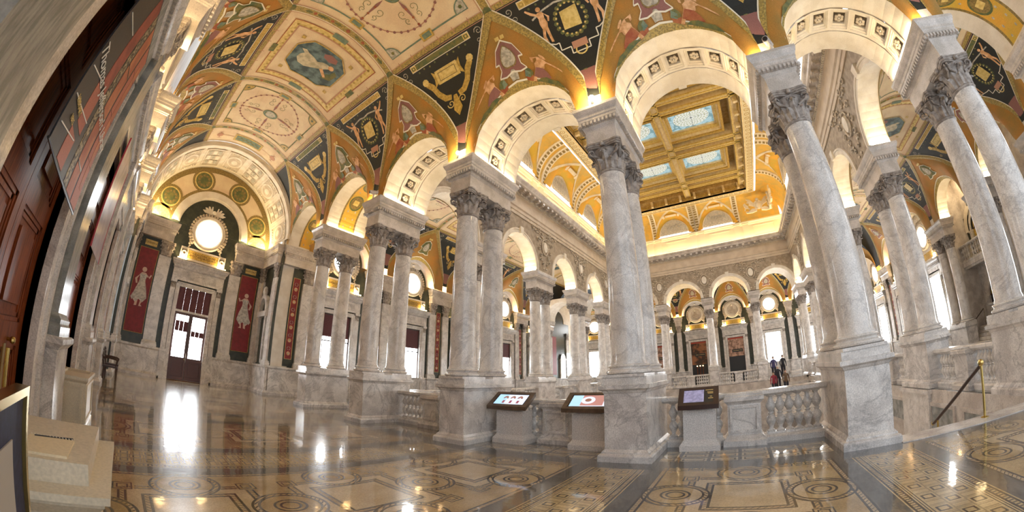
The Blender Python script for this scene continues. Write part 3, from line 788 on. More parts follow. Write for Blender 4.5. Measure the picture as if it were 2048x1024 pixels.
cen_s = [(YP[a]+YP[b])/2 for a, b in zip('ZABCDE', 'ABCDEF')] + [YP['F']-1.95, YP['F']-5.85]
corridor_vault(vs, lambda u, v, z: (XC1+u, v, z), None, YP['F']-7.8, 17.0, cen_s, 1.95, True, ['ring', 'octagon', 'ring', 'octagon', 'ring', 'octagon'])
UW = (YB + .36 + 16.97)/2
vw = empty('ceiling_west_corridor', kind='structure')
corridor_vault(vw, lambda u, v, z: (v, UW+u, z), None, XP+.9, XN+1, [XP+BX*(k+.5) for k in range(5)], BX/2, False, ['ring', 'octagon'])
ve = empty('ceiling_east_corridor', kind='structure')
UE = 2*YC0 - UW
corridor_vault(ve, lambda u, v, z: (v, UE+u, z), None, XP+.9, XN+1, [XP+BX*(k+.5) for k in range(5)], BX/2, False, ['ring', 'octagon'])
vn = empty('ceiling_north_corridor', kind='structure')
UN = 2*(XP+2.5*BX) - XC1
corridor_vault(vn, lambda u, v, z: (UN+u, v, z), None, YP['F']-7.8, YP['A']+4.4, [(YP[a]+YP[b])/2 for a, b in zip('ZABCDE', 'ABCDEF')] + [YP['F']-1.95, YP['F']-5.85], 1.95, False, ['ring', 'octagon'])
pmx = MB(); Mx = lambda s_, v, off: (XC1 + (RV-off)*sin(s_/RV), v, ZV + (RV-off)*cos(s_/RV))
quad(pmx, -.72, .72, 16.0, 16.62, Mx, .02, GOLD); quad(pmx, -.62, .62, 16.10, 16.52, Mx, .026, TEAL)
for j in range(9): disc(pmx, -.5+.125*j, 16.31 + .05*(-1)**j, .075, Mx, .03, OLIVE, 6)
for sx in (-1, 1):
    seg(pmx, (sx*.75, 16.3), (sx*1.3, 16.3), .03, Mx, .02, PINK); disc(pmx, sx*1.42, 16.3, .16, Mx, .022, PINK, 12); seg(pmx, (sx*1.42, 16.0), (sx*1.42, 16.6), .04, Mx, .022, PINK)
    for e in (16.02, 16.58): seg(pmx, (sx*1.32, e), (sx*1.52, e), .03, Mx, .022, PINK)
pmx.build('green_cartouche', vs)

# ------------------------------------------------------------------ great hall: entablature, attic, cove, ceiling
hcx, hcy = (XI0+XI1)/2, (YI0+YI1)/2; hx, hy = (XI1-XI0)/2, (YI1-YI0)/2
hall = empty('wall_hall_upper', kind='structure')
HALLM = mat('hall_frieze_stone', (0.64, 0.54, 0.42), 0.5, var=(0.56, 0.46, 0.35), vscale=2, grain=0.1)
def inner(mb, prof, m):
    """profile [(inward offset, z)] round the inside of the hall"""
    mb.rect(hcx, hcy, hx, hy, [(-o, z) for o, z in prof], m, False, False)
e = MB(); inner(e, [(0,9.55),(.05,9.55),(.05,9.72),(.09,9.74),(.09,9.9),(.15,9.96),(.15,10.02),(.02,10.04),(.02,10.62),(.06,10.66),(.06,10.70),(.10,10.72)], HALLM); e.build('frieze_band', hall)
e = MB(); inner(e, [(.10,10.72),(.10,10.84),(.20,10.86),(.22,10.92),(.50,10.95),(.56,11.0),(.58,11.08),(.66,11.18),(.68,11.24),(.68,11.28),(.0,11.30),(-.30,11.30)], WARMM); e.build('cornice', hall)
md = MB(); md.box(-.09, .09, 0, .28, -.10, 0, WARMM); md.box(-.07, .07, .0, .20, -.16, -.10, WARMM); mdm = md.mesh('modillion')
dt = MB()
for wall_, n in (((0, hx), 46), ((1, hy), 30)):
    pass
nx, ny = 46, 30
for i in range(nx):
    x = XI0 + .25 + (XI1-XI0-.5)*i/(nx-1)
    place(mdm, 'modillion', hall, (x, YI1-.22, 10.94), pi); place(mdm, 'modillion', hall, (x, YI0+.22, 10.94), 0)
for i in range(ny):
    y = YI0 + .25 + (YI1-YI0-.5)*i/(ny-1)
    place(mdm, 'modillion', hall, (XI1-.22, y, 10.94), pi/2); place(mdm, 'modillion', hall, (XI0+.22, y, 10.94), -pi/2)
n = 190
for i in range(n):
    x = XI0 + .15 + (XI1-XI0-.3)*i/(n-1)
    dt.box(x-.035, x+.035, YI1-.17, YI1-.1, 10.74, 10.83, CREAM); dt.box(x-.035, x+.035, YI0+.1, YI0+.17, 10.74, 10.83, CREAM)
n = 120
for i in range(n):
    y = YI0 + .15 + (YI1-YI0-.3)*i/(n-1)
    dt.box(XI1-.17, XI1-.1, y-.035, y+.035, 10.74, 10.83, CREAM); dt.box(XI0+.1, XI0+.17, y-.035, y+.035, 10.74, 10.83, CREAM)
dt.build('dentil_course', hall, kind='stuff')
# attic band with panels and paired pilaster blocks
ATT = mat('attic_plaster', (0.86, 0.76, 0.56), 0.5, grain=0.06)
e = MB(); inner(e, [(-.30,11.30),(-.30,11.45),(-.34,11.5),(-.34,12.7),(-.28,12.74),(-.24,12.86),(-.16,12.92),(-.16,13.02),(-.30,13.05)], ATT); e.build('attic_band', hall)
bk = MB(); bk.box(-.26, .26, -.02, .07, 11.45, 12.86, ATT); bk.box(-.30, .30, -.02, .16, 12.80, 13.03, ATT); bk.box(-.29, .29, -.02, .10, 11.40, 11.52, ATT); bkm = bk.mesh('attic_pier')
pn = MB(); M_ = fr(0, 0, 0)
def panel_mesh(w_, name='attic_panel'):
    mb = MB(); 
    for x0, x1, z0, z1 in ((-w_, w_, 11.62, 11.68), (-w_, w_, 12.5, 12.56), (-w_, -w_+.06, 11.68, 12.5), (w_-.06, w_, 11.68, 12.5)): mb.box(x0, x1, 0, .04, z0, z1, ATT)
    return mb.mesh(name)
pl_, ps_ = panel_mesh(1.35), panel_mesh(.95)
for k in range(6):
    x = XP + BX*k
    for s in (-.42, .42):
        if XI0+.2 < x+s < XI1-.2:
            place(bkm, 'attic_pier', hall, (x+s, YI1+.34, 0), pi); place(bkm, 'attic_pier', hall, (x+s, YI0-.34, 0), 0)
    if k < 5:
        place(pl_, 'attic_panel', hall, (x+BX/2, YI1+.34, 0), pi); place(pl_, 'attic_panel', hall, (x+BX/2, YI0-.34, 0), 0)
for k in 'CDE':
    for s in (-.38, .38): place(bkm, 'attic_pier', hall, (XI1+.34, YP[k]+s, 0), pi/2)
for a, b in zip('BCDE', 'CDEF'): place(ps_, 'attic_panel', hall, (XI1+.34, (YP[a]+YP[b])/2, 0), pi/2)
# cove with pierced lunettes
RX0, RX1, RY0, RY1 = XI0+1.25, XI1-1.25, YI0+1.95, YI1-1.95
COVEG = mat('gold_mosaic_cove', (0.74, 0.45, 0.08), 0.45, var=(0.60, 0.42, 0.12), vscale=2.2, grain=0.15)
LATT = mat('lattice_backlit', (.40, .33, .22), 0.5, emit=(1.0, 0.85, 0.6), estr=.10)
cove = empty('ceiling_hall', kind='structure')
def cove_side(T, L, inset, centres, hb):
    prof = lambda a: (-.16 + (inset+.16)*(1-cos(a)), 13.02 + 2.0*sin(a))
    wb = side_vault(cove, T, 0, L, centres, hb, prof, radians(84), 13.12, 1.28, 13.02, (COVEG, ORANGEH, CREAM, CREAM), dec=None, taupow=1.6, ribw=.09)
    for c in centres:
        mb = MB(); n = 14
        for j in range(n):                                        # lattice of the lunette
            a, b = pi*j/n, pi*(j+1)/n
            mb.face([T(c+1.28*cos(a), .02, 13.12+1.28*sin(a)), T(c+1.28*cos(b), .02, 13.12+1.28*sin(b)), T(c, .02, 13.12)], LATT)
        lt = mb.build('lunette_window', cove)
        g = MB()
        for i in range(-4, 5):
            x = i*.29; h_ = sqrt(max(0.02, 1.28**2 - x*x)); g.tube([T(c+x, .06, 13.12), T(c+x, .06, 13.12+h_)], .018, CREAM, 4)
            for sg in (-1, 1):
                x1 = max(-1.2, min(1.2, x + sg*1.0)); t = abs(x1-x)
                hh = min(t, sqrt(max(0.02, 1.28**2 - x1*x1)));  g.tube([T(c+x, .07, 13.12), T(c+x+sg*hh, .07, 13.12+hh)], .014, CREAM, 4)
                g.tube([T(c+x, .07, 13.12+.58), T(c+x+sg*.3, .07, 13.12+.88)], .014, CREAM, 4) if abs(x) < .7 else None
        for h_ in (.3, .6, .9):
            w_ = sqrt(1.28**2 - h_*h_); g.tube([T(c-w_, .06, 13.12+h_), T(c+w_, .06, 13.12+h_)], .014, CREAM, 4)
        g.tube([T(c+1.28*cos(pi*j/18), .05, 13.12+1.28*sin(pi*j/18)) for j in range(19)], .05, CREAM, 5)
        g.build('lunette_grille', lt)
        cm = MB()                                                 # painted cartouche above the lunette
        Mq = lambda x, y, off: T(c+x, (-.16 + (inset+.16)*(1-cos(y)))-.0 + .05 + off, 13.02 + 2.0*sin(y) - .08 - off)
        cm.box(0,0,0,0,0,0,CREAM) if False else None
        lay(cm, [(-.5, .98), (.5, .98), (.5, 1.10), (-.5, 1.10)], Mq, .05, CREAM, .25)
        for q in (-1, 1): lay(cm, [(q*.55, .95), (q*.72, .92), (q*.80, 1.02), (q*.66, 1.12), (q*.58, 1.08)], Mq, .05, CREAM, .25)
        cm.build('cove_cartouche', lt)
    # coffered transverse ribs either side of each lunette
    for c in centres:
        for sg in (-1, 1):
            rm = MB(); n = 12; x0 = c + sg*(hb - .05)
            for i in range(n):
                a, b = radians(84)*i/n, radians(84)*(i+1)/n
                (i0, z0), (i1, z1) = prof(a), prof(b)
                rm.face([T(x0-.26,i0+.06,z0-.05), T(x0+.26,i0+.06,z0-.05), T(x0+.26,i1+.06,z1-.05), T(x0-.26,i1+.06,z1-.05)], CREAM)
                for e0 in (-.26, .26): rm.face([T(x0+e0,i0,z0), T(x0+e0,i0+.06,z0-.05), T(x0+e0,i1+.06,z1-.05), T(x0+e0,i1,z1)], CREAM)
                a2, b2 = radians(84)*(i+.2)/n, radians(84)*(i+.8)/n; (i0, z0), (i1, z1) = prof(a2), prof(b2)
                rm.face([T(x0-.13,i0+.08,z0-.065), T(x0+.13,i0+.08,z0-.065), T(x0+.13,i1+.08,z1-.065), T(x0-.13,i1+.08,z1-.065)], GOLDD)
            rm.build('coffered_rib', wb)
cove_side(lambda a, i, z: (XI0+a, YI1-i, z), XI1-XI0, 1.95, [XP+BX*(k+.5)-XI0 for k in range(5)][1:4], BX/2-.35)
cove_side(lambda a, i, z: (XI0+a, YI0+i, z), XI1-XI0, 1.95, [XP+BX*(k+.5)-XI0 for k in range(5)][1:4], BX/2-.35)
cove_side(lambda a, i, z: (XI1-i, YI0+a, z), YI1-YI0, 1.25, [(YP[p]+YP[q])/2-YI0 for p, q in ('CD', 'DE')], BY/2-.15)
cove_side(lambda a, i, z: (XI0+i, YI0+a, z), YI1-YI0, 1.25, [(YP[p]+YP[q])/2-YI0 for p, q in ('CD', 'DE')], BY/2-.15)
# winged reliefs in the cove corners
WG = MB()
for sx in (-1, 1):
    Mw = lambda x, y, off: (sx*x, -off - .25*y, y)
    for j, P in enumerate(([(.1,.6),(.3,.75),(.62,1.15),(.95,1.25),(.80,1.0),(.95,.95),(.72,.80),(.80,.68),(.5,.55),(.3,.45)],
              [(.0,.2),(.25,.25),(.40,.55),(.30,.85),(.12,.95),(.0,.85)], [(.2,.25),(.55,.30),(.9,.1),(1.15,.15),(1.1,.0),(.6,-.05),(.2,.05)],
              [(.95,.4),(1.2,.55),(1.25,.8),(1.1,.9),(1.0,.7),(.85,.55)])):
        WG.prism([(sx*x, y) for x, y in P], -.10-.03*j, .0, CREAM)
    WG.tube([(sx*(1.0+.2*cos(t)), -.08, .25+.2*sin(t)) for t in [i*.6 for i in range(10)]], .05, CREAM, 5)
WG.ball((0, -.12, 1.02), .16, CREAM, 8); WG.ball((0, -.12, .5), .28, CREAM, 8, (1, .5, 1.3))
wgm = WG.mesh('winged_relief', 50)
for (x, y, a) in ((XI1-.55, YI0+1.75, -pi/2), (XI1-.55, YI1-1.75, -pi/2), (XI1-1.6, YI0+.75, pi), (XI1-1.6, YI1-.75, 0), (XI0+2.1, YI1-.7, 0), (XI0+2.1, YI0+.7, pi)):
    place(wgm, 'winged_relief', cove, (x, y, 13.35), a)
# flat coffered ceiling
ZC = 15.0
BEAM = mat('gilded_beam', (0.86, 0.74, 0.50), 0.45, var=(0.76, 0.60, 0.34), vscale=5, grain=0.1)
BEAMD = mat('dark_gilded_coffer', (0.58, 0.42, 0.18), 0.5, var=(0.45, 0.30, 0.10), vscale=6, grain=0.15)
FRET = mat('guilloche_border', (0.80, 0.74, 0.56), 0.5, grain=0.05)
cb = MB(); x0, x1, y0, y1 = RX0, RX1, RY0, RY1
def ringbox(mb, x0, x1, y0, y1, t, z0, z1, m):
    mb.box(x0, x1, y0, y0+t, z0, z1, m); mb.box(x0, x1, y1-t, y1, z0, z1, m); mb.box(x0, x0+t, y0+t, y1-t, z0, z1, m); mb.box(x1-t, x1, y0+t, y1-t, z0, z1, m)
ringbox(cb, x0-.06, x1+.06, y0-.06, y1+.06, .10, ZC-.10, ZC+.15, BEAM)
ringbox(cb, x0, x1, y0, y1, .50, ZC-.03, ZC+.2, FRET); ringbox(cb, x0+.48, x1-.48, y0+.48, y1-.48, .10, ZC-.08, ZC+.2, BEAM)
cb.build('rim_border', cove)
fm = MB(); 
def fret_row(ax, p, a, b):
    n = int((b-a)/.42)
    for i in range(n):
        c = a + (b-a)*(i+.5)/n
        for j in range(14):
            t0, t1 = 2*pi*j/14, 2*pi*(j+1)/14
            P = [(.155*cos(t0), .155*sin(t0)), (.155*cos(t1), .155*sin(t1)), (.105*cos(t1), .105*sin(t1)), (.105*cos(t0), .105*sin(t0))]
            fm.face([((c+u, p+v_, ZC-.035) if ax else (p+v_, c+u, ZC-.035)) for u, v_ in P], BEAMD)
        P = [(.05, 0), (0, .05), (-.05, 0), (0, -.05)]; fm.face([((c+u, p+v_, ZC-.035) if ax else (p+v_, c+u, ZC-.035)) for u, v_ in P], BEAMD)
fret_row(True, y0+.25, x0, x1); fret_row(True, y1-.25, x0, x1); fret_row(False, x0+.25, y0, y1); fret_row(False, x1-.25, y0, y1)
fm.build('guilloche', cove, kind='stuff')
# recessed field
ix0, ix1, iy0, iy1 = x0+.58, x1-.58, y0+.58, y1-.58; ZR = ZC+.95
rc = MB(); rc.rect((ix0+ix1)/2, (iy0+iy1)/2, (ix1-ix0)/2, (iy1-iy0)/2, [(0, ZC-.05), (0, ZC+.1), (-.06, ZC+.14), (-.06, ZC+.55), (-.2, ZC+.62), (-.24, ZC+.7), (-.26, ZR+.36)], BEAMD, False, False)
rc.build('recessed_frieze', cove)
sw = MB()
for xx in [ix0 + .6 + 1.25*i for i in range(int((ix1-ix0)/1.25))]:                          # swags and brackets of the recess
    for yy, q in ((iy0+.08, 1), (iy1-.08, -1)):
        sw.box(xx-.09, xx+.09, min(yy, yy+q*.30), max(yy, yy+q*.30), ZC+.1, ZC+.6, BEAM)
        sw.tube([(xx+.15+.95*t/8, yy, ZC+.42-.22*sin(pi*t/8)) for t in range(9)], .05, GOLD, 5)
for yy in [iy0 + .6 + 1.25*i for i in range(int((iy1-iy0)/1.25))]:
    for xx, q in ((ix0+.08, 1), (ix1-.08, -1)):
        sw.box(min(xx, xx+q*.3), max(xx, xx+q*.3), yy-.09, yy+.09, ZC+.1, ZC+.6, BEAM)
        sw.tube([(xx, yy+.15+.95*t/8, ZC+.42-.22*sin(pi*t/8)) for t in range(9)], .05, GOLD, 5)
sw.build('swag_brackets', cove, kind='stuff')
xs_c = [XP+BX*(k+.5) for k in range(1, 4)]; ys_c = [YC0-1.95, YC0+1.95]
bmz0, bmz1 = ZC+.35, ZR+.3
bb = MB()
def beam(x0, x1, y0, y1):
    along = (x1-x0) > (y1-y0)
    bb.box(x0, x1, y0, y1, bmz0+.06, bmz1, BEAM)
    w_ = (y1-y0) if along else (x1-x0)
    for t in (-1, 1):
        if along: c = (y0+y1)/2 + t*(w_/2-.03); bb.box(x0, x1, c-.05, c+.05, bmz0, bmz0+.1, GOLDL)
        else: c = (x0+x1)/2 + t*(w_/2-.03); bb.box(c-.05, c+.05, y0, y1, bmz0, bmz0+.1, GOLDL)
sxh, syh = .98, 1.42
gx = [ix0+.3] + [(a+b)/2 for a, b in zip(xs_c, xs_c[1:])] + [ix1-.3]
for g in (xs_c[0]-BX/2, xs_c[0]+BX/2, xs_c[1]+BX/2, xs_c[2]+BX/2):
    beam(g-.62, g-.30, iy0, iy1); beam(g+.30, g+.62, iy0, iy1)
    bb.box(g-.30, g+.30, iy0, iy1, ZR-.05, ZR, BEAMD)
for g in (YC0, iy0+.30, iy1-.30): beam(ix0, ix1, g-.24, g+.24)
bb.build('ceiling_beam', cove)
rf = MB(); rf.box(ix0-.3, ix1+.3, iy0-.3, iy1+.3, ZR+.32, ZR+.36, BEAMD); rf.build('coffer_back', cove)
# skylights with stained glass
def glass_mat():
    m = bpy.data.materials.new('stained_glass'); m.use_nodes = True; nt = m.node_tree; n = N(nt); b = nt.nodes['Principled BSDF']
    tc = n.node('ShaderNodeTexCoord'); sp = n.node('ShaderNodeSeparateXYZ'); n.link(tc.outputs['Object'], sp.inputs[0])
    x = Ex(nt, sp.outputs[0]); y = Ex(nt, sp.outputs[1]) * 0.72
    r = hyp(x, y); an = x._op('ARCTAN2', y)
    rings = ((r*7.0).mod(1.0) - .5).abs(); sec = ((an*(24/(2*pi)) + (r*7.0).floor()*.5).mod(1.0) - .5).abs()
    cell = (rings*rings + sec*sec).lt(.075) * r.lt(.80) * r.gt(.14)
    lead = (rings.gt(.46) + sec.gt(.48)*r.lt(.8)).min(1.0)
    edge = r.gt(.83); cross = x.abs().lt(.012).max(y.abs().lt(.010))
    nz = n.node('ShaderNodeTexVoronoi'); nz.inputs['Scale'].default_value = 4.5; n.link(tc.outputs['Object'], nz.inputs['Vector'])
    mx = n.node('ShaderNodeMix', data_type='RGBA'); n.link(edge.v, mx.inputs[0]); mx.inputs[6].default_value = (1, 1, .93, 1); mx.inputs[7].default_value = (.48, .72, .80, 1)
    m2 = n.node('ShaderNodeMix', data_type='RGBA'); n.link((cell*.95).v, m2.inputs[0]); n.link(mx.outputs[2], m2.inputs[6]); m2.inputs[7].default_value = (.30, .36, .10, 1)
    v2 = (Ex(nt, nz.outputs[0]).gt(.62) * edge); m3 = n.node('ShaderNodeMix', data_type='RGBA'); n.link((v2*.75).v, m3.inputs[0]); n.link(m2.outputs[2], m3.inputs[6]); m3.inputs[7].default_value = (.10, .28, .32, 1)
    m4 = n.node('ShaderNodeMix', data_type='RGBA'); n.link((cross.max(lead*.35).max(r.lt(.06))).v, m4.inputs[0]); n.link(m3.outputs[2], m4.inputs[6]); m4.inputs[7].default_value = (.08, .10, .12, 1)
    n.link(m4.outputs[2], b.inputs['Emission Color']); b.inputs['Emission Strength'].default_value = .38
    b.inputs['Base Color'].default_value = (.12, .16, .18, 1); return m
GLASS = glass_mat()
sk = MB(); sk.box(-sxh, sxh, -syh, syh, 0, .03, GLASS); skm = sk.mesh('skylight_glass')
skf = MB()
for t, z0, z1, m in ((0, -.12, .05, BEAM), (.14, -.28, -.12, GOLDL), (.30, -.46, -.28, BEAM), (.42, -.56, -.46, GOLD)):
    X0, Y0 = sxh+t, syh+t*.8; ringbox(skf, -X0-.14, X0+.14, -Y0-.14, Y0+.14, .16, z0, z1, m)
skfm = skf.mesh('skylight_frame')
for yy, sd in ((ys_c[0], 'stair-opening side'), (ys_c[1], 'window-wall side')):
    for xx, nm in zip(xs_c, ('nearest', 'middle', 'farthest')):
        o = empty('stained_glass_skylight', (xx, yy, ZR+.12), label=f'{nm} stained glass skylight of the row on the {sd} of the hall ceiling', cat='skylight', group='stained glass skylights of the hall ceiling')
        place(skm, 'glass', o); place(skfm, 'frame', o)
for (x, y, sx_, sy_) in ((hcx, YI1+.05, 24, .25), (hcx, YI0-.05, 24, .25)): area('cove_light', (x, y, 11.36), sx_, sy_, 165, (1, .76, .40))
for x in (XI1+.05, XI0-.05): area('cove_light', (x, hcy, 11.36), .25, 14, 100, (1, .76, .40))
for yy in ys_c:
    for xx in xs_c: area('skylight_light', (xx, yy, ZR-.5), 1.9, 2.8, 60, (.95, .97, 1), up=False)
# ------------------------------------------------------------------ mosaic floor
def floor_mat():
    m = bpy.data.materials.new('mosaic_floor'); m.use_nodes = True; nt = m.node_tree; n = N(nt); b = nt.nodes['Principled BSDF']
    g = n.node('ShaderNodeNewGeometry'); sp = n.node('ShaderNodeSeparateXYZ'); n.link(g.outputs['Position'], sp.inputs[0])
    x = Ex(nt, sp.outputs[0]); y = Ex(nt, sp.outputs[1])
    vs_ = (y - (YD - BY/2)).mod(BY) - BY/2; v = vs_.abs(); wv = v * -1.0 + BY/2
    def near(e, c, t): return (e - c).abs().lt(t)
    du = ((x - 4.53 + 1.93/2).mod(1.93) - 1.93/2).abs()
    # strips in front of the piers
    instrip = v.lt(.45) * x.lt(5.68)
    row = (vs_ / .18)._op('ROUND'); fy = (vs_ - row*.18).abs(); fx = (((x - 5.0) + row.abs()*.1725 + .1725).mod(.345) - .1725).abs()
    sq = fx.max(fy*.9); inrow = v.lt(.26)
    sqr = sq.lt(.058) * sq.gt(.038) * inrow
    mean = near(fx, .125, .010).max(near(fy, .088, .008)).max(near(fx, .095, .006)) * sq.gt(.075) * inrow
    slines = near(v, .42, .013).max(near(v, .345, .013)).max(near(v, .31, .006)).max(near(v, .28, .006))
    sdots = (near(v, .382, .022) * near((x).mod(.055), .027, .013))
    # bay panels
    inpan = wv.lt(1.25) * x.lt(5.80)
    d8 = du.max(wv)
    lines = near(d8, .42, .015).max(near(d8, .495, .015))
    c1 = hyp(du, wv - .84); c2 = hyp(du - .965, wv)
    for c in (c1, c2):
        lines = lines * c.gt(.40)
    circ = None
    for c in (c1, c2):
        for r_ in (.40, .33, .17, .105):
            k = near(c, r_, .0145); circ = k if circ is None else circ.max(k)
    cs = (du - .70).abs().max((wv - .74).abs()); csq = near(cs, .10, .009).max(near(cs, .055, .008))
    big = du.max(wv - .08); outer = near(wv, 1.235, .014).max(near(wv, 1.16, .014)).max(near(x, 5.74, .014)).max(near(x, 5.655, .014))
    diag = near(d8, .74, .013).max(near(d8, .67, .013)) * c1.gt(.42) * c2.gt(.42) * cs.gt(.13)
    dots = (near(d8, .457, .02).max(near(wv, 1.197, .02)).max(near(d8, .705, .018)) * near((x + y).mod(.07), .035, .009)) * c1.gt(.42) * c2.gt(.42)
    cd = None
    for c in (c1, c2):
        k = near(c, .365, .018) * near(((x - y)*1.0).mod(.08), .04, .014); cd = k if cd is None else cd.max(k)
    plines = lines.max(circ).max(csq).max(outer).max(diag)
    # key border between the pedestals
    inkey = x.gt(6.22) * x.lt(7.09) * wv.lt(1.40)
    kx = ((x - 6.22).mod(.29) - .145).abs(); ky = ((y - .02).mod(.50) - .25).abs(); kd = kx.max(ky - .105)
    keyl = near(kd, .130, .016).max(near(kd, .065, .016)*x.mod(.145).gt(.03)); 
    dark = (instrip * slines.max(sqr)).max(inpan * plines).max(inkey * keyl)
    mid = (instrip * sdots.max(mean*.55)).max(inpan * dots.max(cd))
    def mixc(fac, a, c):
        mx = n.node('ShaderNodeMix', data_type='RGBA')
        if isinstance(fac, Ex): n.link(fac.v, mx.inputs[0])
        else: n.link(fac, mx.inputs[0])
        for s_, q in ((6, a), (7, c)):
            if isinstance(q, tuple): mx.inputs[s_].default_value = q + (1,)
            else: n.link(q, mx.inputs[s_])
        return mx.outputs[2]
    nz = n.node('ShaderNodeTexNoise'); nz.inputs['Scale'].default_value = 2.2; nz.inputs['Detail'].default_value = 6; n.link(g.outputs['Position'], nz.inputs['Vector'])
    ns = n.node('ShaderNodeTexNoise'); ns.inputs['Scale'].default_value = 9; ns.inputs['Detail'].default_value = 7
    mp = n.node('ShaderNodeMapping'); mp.inputs['Scale'].default_value = (.6, 3.2, 1); n.link(g.outputs['Position'], mp.inputs[0]); n.link(mp.outputs[0], ns.inputs['Vector'])
    r1 = n.node('ShaderNodeMapRange'); r1.inputs[1].default_value = .40; r1.inputs[2].default_value = .62; n.link(nz.outputs[0], r1.inputs[0])
    r2 = n.node('ShaderNodeMapRange'); r2.inputs[1].default_value = .35; r2.inputs[2].default_value = .68; n.link(ns.outputs[0], r2.inputs[0])
    vo = n.node('ShaderNodeTexVoronoi'); vo.inputs['Scale'].default_value = 75; n.link(g.outputs['Position'], vo.inputs['Vector'])
    tan = mixc(r1.outputs[0], (.46, .35, .21), (.54, .43, .28)); gold = mixc(r1.outputs[0], (.34, .23, .10), (.44, .32, .16))
    grey = mixc(r2.outputs[0], (.040, .038, .034), (.13, .125, .115))
    col = grey
    col = mixc(inpan, col, gold); col = mixc(inpan * d8.lt(.42).max(near(d8, .58, .07)), col, tan); col = mixc(instrip, col, mixc(r1.outputs[0], (.42, .31, .15), (.52, .40, .22)))
    band_ = inpan * near(d8, .457, .036).max(near(wv, 1.197, .036)); col = mixc(band_, col, (.40, .30, .18))
    col = mixc(inkey, col, (.46, .38, .26)); col = mixc(mid, col, (.12, .08, .045)); col = mixc(dark, col, (.022, .018, .016))
    vr = n.node('ShaderNodeMapRange'); vr.inputs[3].default_value = .82; vr.inputs[4].default_value = 1.16; n.link(vo.outputs['Color'], vr.inputs[0])
    sc = n.node('ShaderNodeVectorMath', operation='SCALE'); n.link(col, sc.inputs[0]); n.link(vr.outputs[0], sc.inputs['Scale']); n.link(sc.outputs[0], b.inputs['Base Color'])
    b.inputs['Roughness'].default_value = .22; b.inputs['Specular IOR Level'].default_value = .5
    b.inputs['Coat Weight'].default_value = .8; b.inputs['Coat Roughness'].default_value = .04; b.inputs['Coat IOR'].default_value = 1.5
    bn = n.node('ShaderNodeTexNoise'); bn.inputs['Scale'].default_value = 4.5; bn.inputs['Detail'].default_value = 3; n.link(g.outputs['Position'], bn.inputs['Vector'])
    bm = n.node('ShaderNodeBump'); bm.inputs['Strength'].default_value = .05; bm.inputs['Distance'].default_value = .03; n.link(bn.outputs[0], bm.inputs['Height'])
    n.link(bm.outputs[0], b.inputs['Coat Normal']); n.link(bm.outputs[0], b.inputs['Normal'])
    return m
FLOOR = floor_mat()
fl = MB()
def slab(x0, x1, y0, y1): fl.box(x0, x1, y0, y1, -.45, 0, FLOOR)
slab(XS-.6, 6.45, YF-6, YEND+.3); slab(6.45, 8.0, YP['E']-.44, YEND+.3); slab(6.45, 8.0, YF-6, YF+.40)
slab(8.0, XN-.9, YB-.36, YW+.3); slab(8.0, XN-.9, YEW-4.5, YF+.36)
slab(XN-.9, XNW+.3, YEW-1, YW+.3)
fl.build('floor', kind='structure')
tr = MB(); tr.box(6.0, 6.46, YF+.46, YP['E']-.46, -.02, .012, WARMM); tr.build('trim_1', kind='structure')
# hall side below the gallery floor, stair and ground floor
lw = MB()
for (x0, x1, y0, y1) in ((XI0-.1, XI1+.1, YI0-.06, YI0+.05), (XI0-.1, XI1+.1, YI1-.05, YI1+.06), (XI0-.06, XI0+.05, YP['E']-.3, YI1), (XI1-.05, XI1+.06, YI0, YI1)): lw.box(x0, x1, y0, y1, -7, -.02, WARMM)
lw.box(6.3, XI0+.1, YI0-.06, YF+.46, -5, -.0, WARMM); lw.box(6.5, XI0, YP['E']-.36, YP['E']-.30, -3, -.02, WARMM)
lw.build('wall_hall_lower', kind='structure')
lwp = bpy.data.objects['wall_hall_lower']
def wall_panel(T, w_, z0, z1, parent, nm='wall_panel'):
    mb = MB(T); mb.box(-w_, w_, 0, .05, z1-.10, z1, WARMM); mb.box(-w_, w_, 0, .05, z0, z0+.10, WARMM); mb.box(-w_, -w_+.1, 0, .05, z0+.1, z1-.1, WARMM); mb.box(w_-.1, w_, 0, .05, z0+.1, z1-.1, WARMM)
    mb.box(-w_+.1, w_-.1, 0, .02, z0+.1, z1-.1, GREYM); mb.build(nm, parent)
for k in range(5):
    for s_ in (-.9, .9):
        wall_panel(fr(XP+BX*(k+.5)+s_, YI0+.05, 0), .72, -1.15, -.35, lwp); wall_panel(fr(XP+BX*(k+.5)+s_, YI1-.05, pi), .72, -1.15, -.35, lwp)
    mb = MB()
    for yy in (YI0, YI1):
        q = 1 if yy < 0 else -1; y0, y1 = sorted((yy, yy+q*.14)); mb.box(XP+BX*(k+1)-.95, XP+BX*(k+1)+.95, y0, y1, -3.5, -.12, WHITE); mb.box(XP+BX*(k+1)-1.02, XP+BX*(k+1)+1.02, y0, y1 if q < 0 else y1+.05, -.14, -.02, WHITE)
    mb.build('wall_pier_base', lwp)
gf = MB(); gf.box(XI0-2, XI1+1, YI0-1, YI1+1, -7.1, -7.0, WARMM); gf.build('floor_hall', kind='structure')
st = empty('marble_stair', (0, 0, 0), label='white marble stair descending through the opening beside the brass handrail', cat='stairs')
tread = MB(); tread.box(0, .36, YI0+.1, YP['E']-.42, -.17, 0, WHITE); tm = tread.mesh('step')
for i in range(13): place(tm, 'step', st, (6.46+.31*i, 0, -.17*(i+1)+.0))
ld = MB(); ld.box(6.46+.31*13, 14.5, YI0+.1, YP['E']-.42, -2.75, -2.38, WHITE); ld.build('landing', st)
st2 = empty('marble_stair', (0, 0, 0), label='far stair opening with steps behind the small group of people', cat='stairs')
for i in range(13): place(tm, 'step', st2, (XI1+.1-.31*i, 0, -.17*(i+1)))

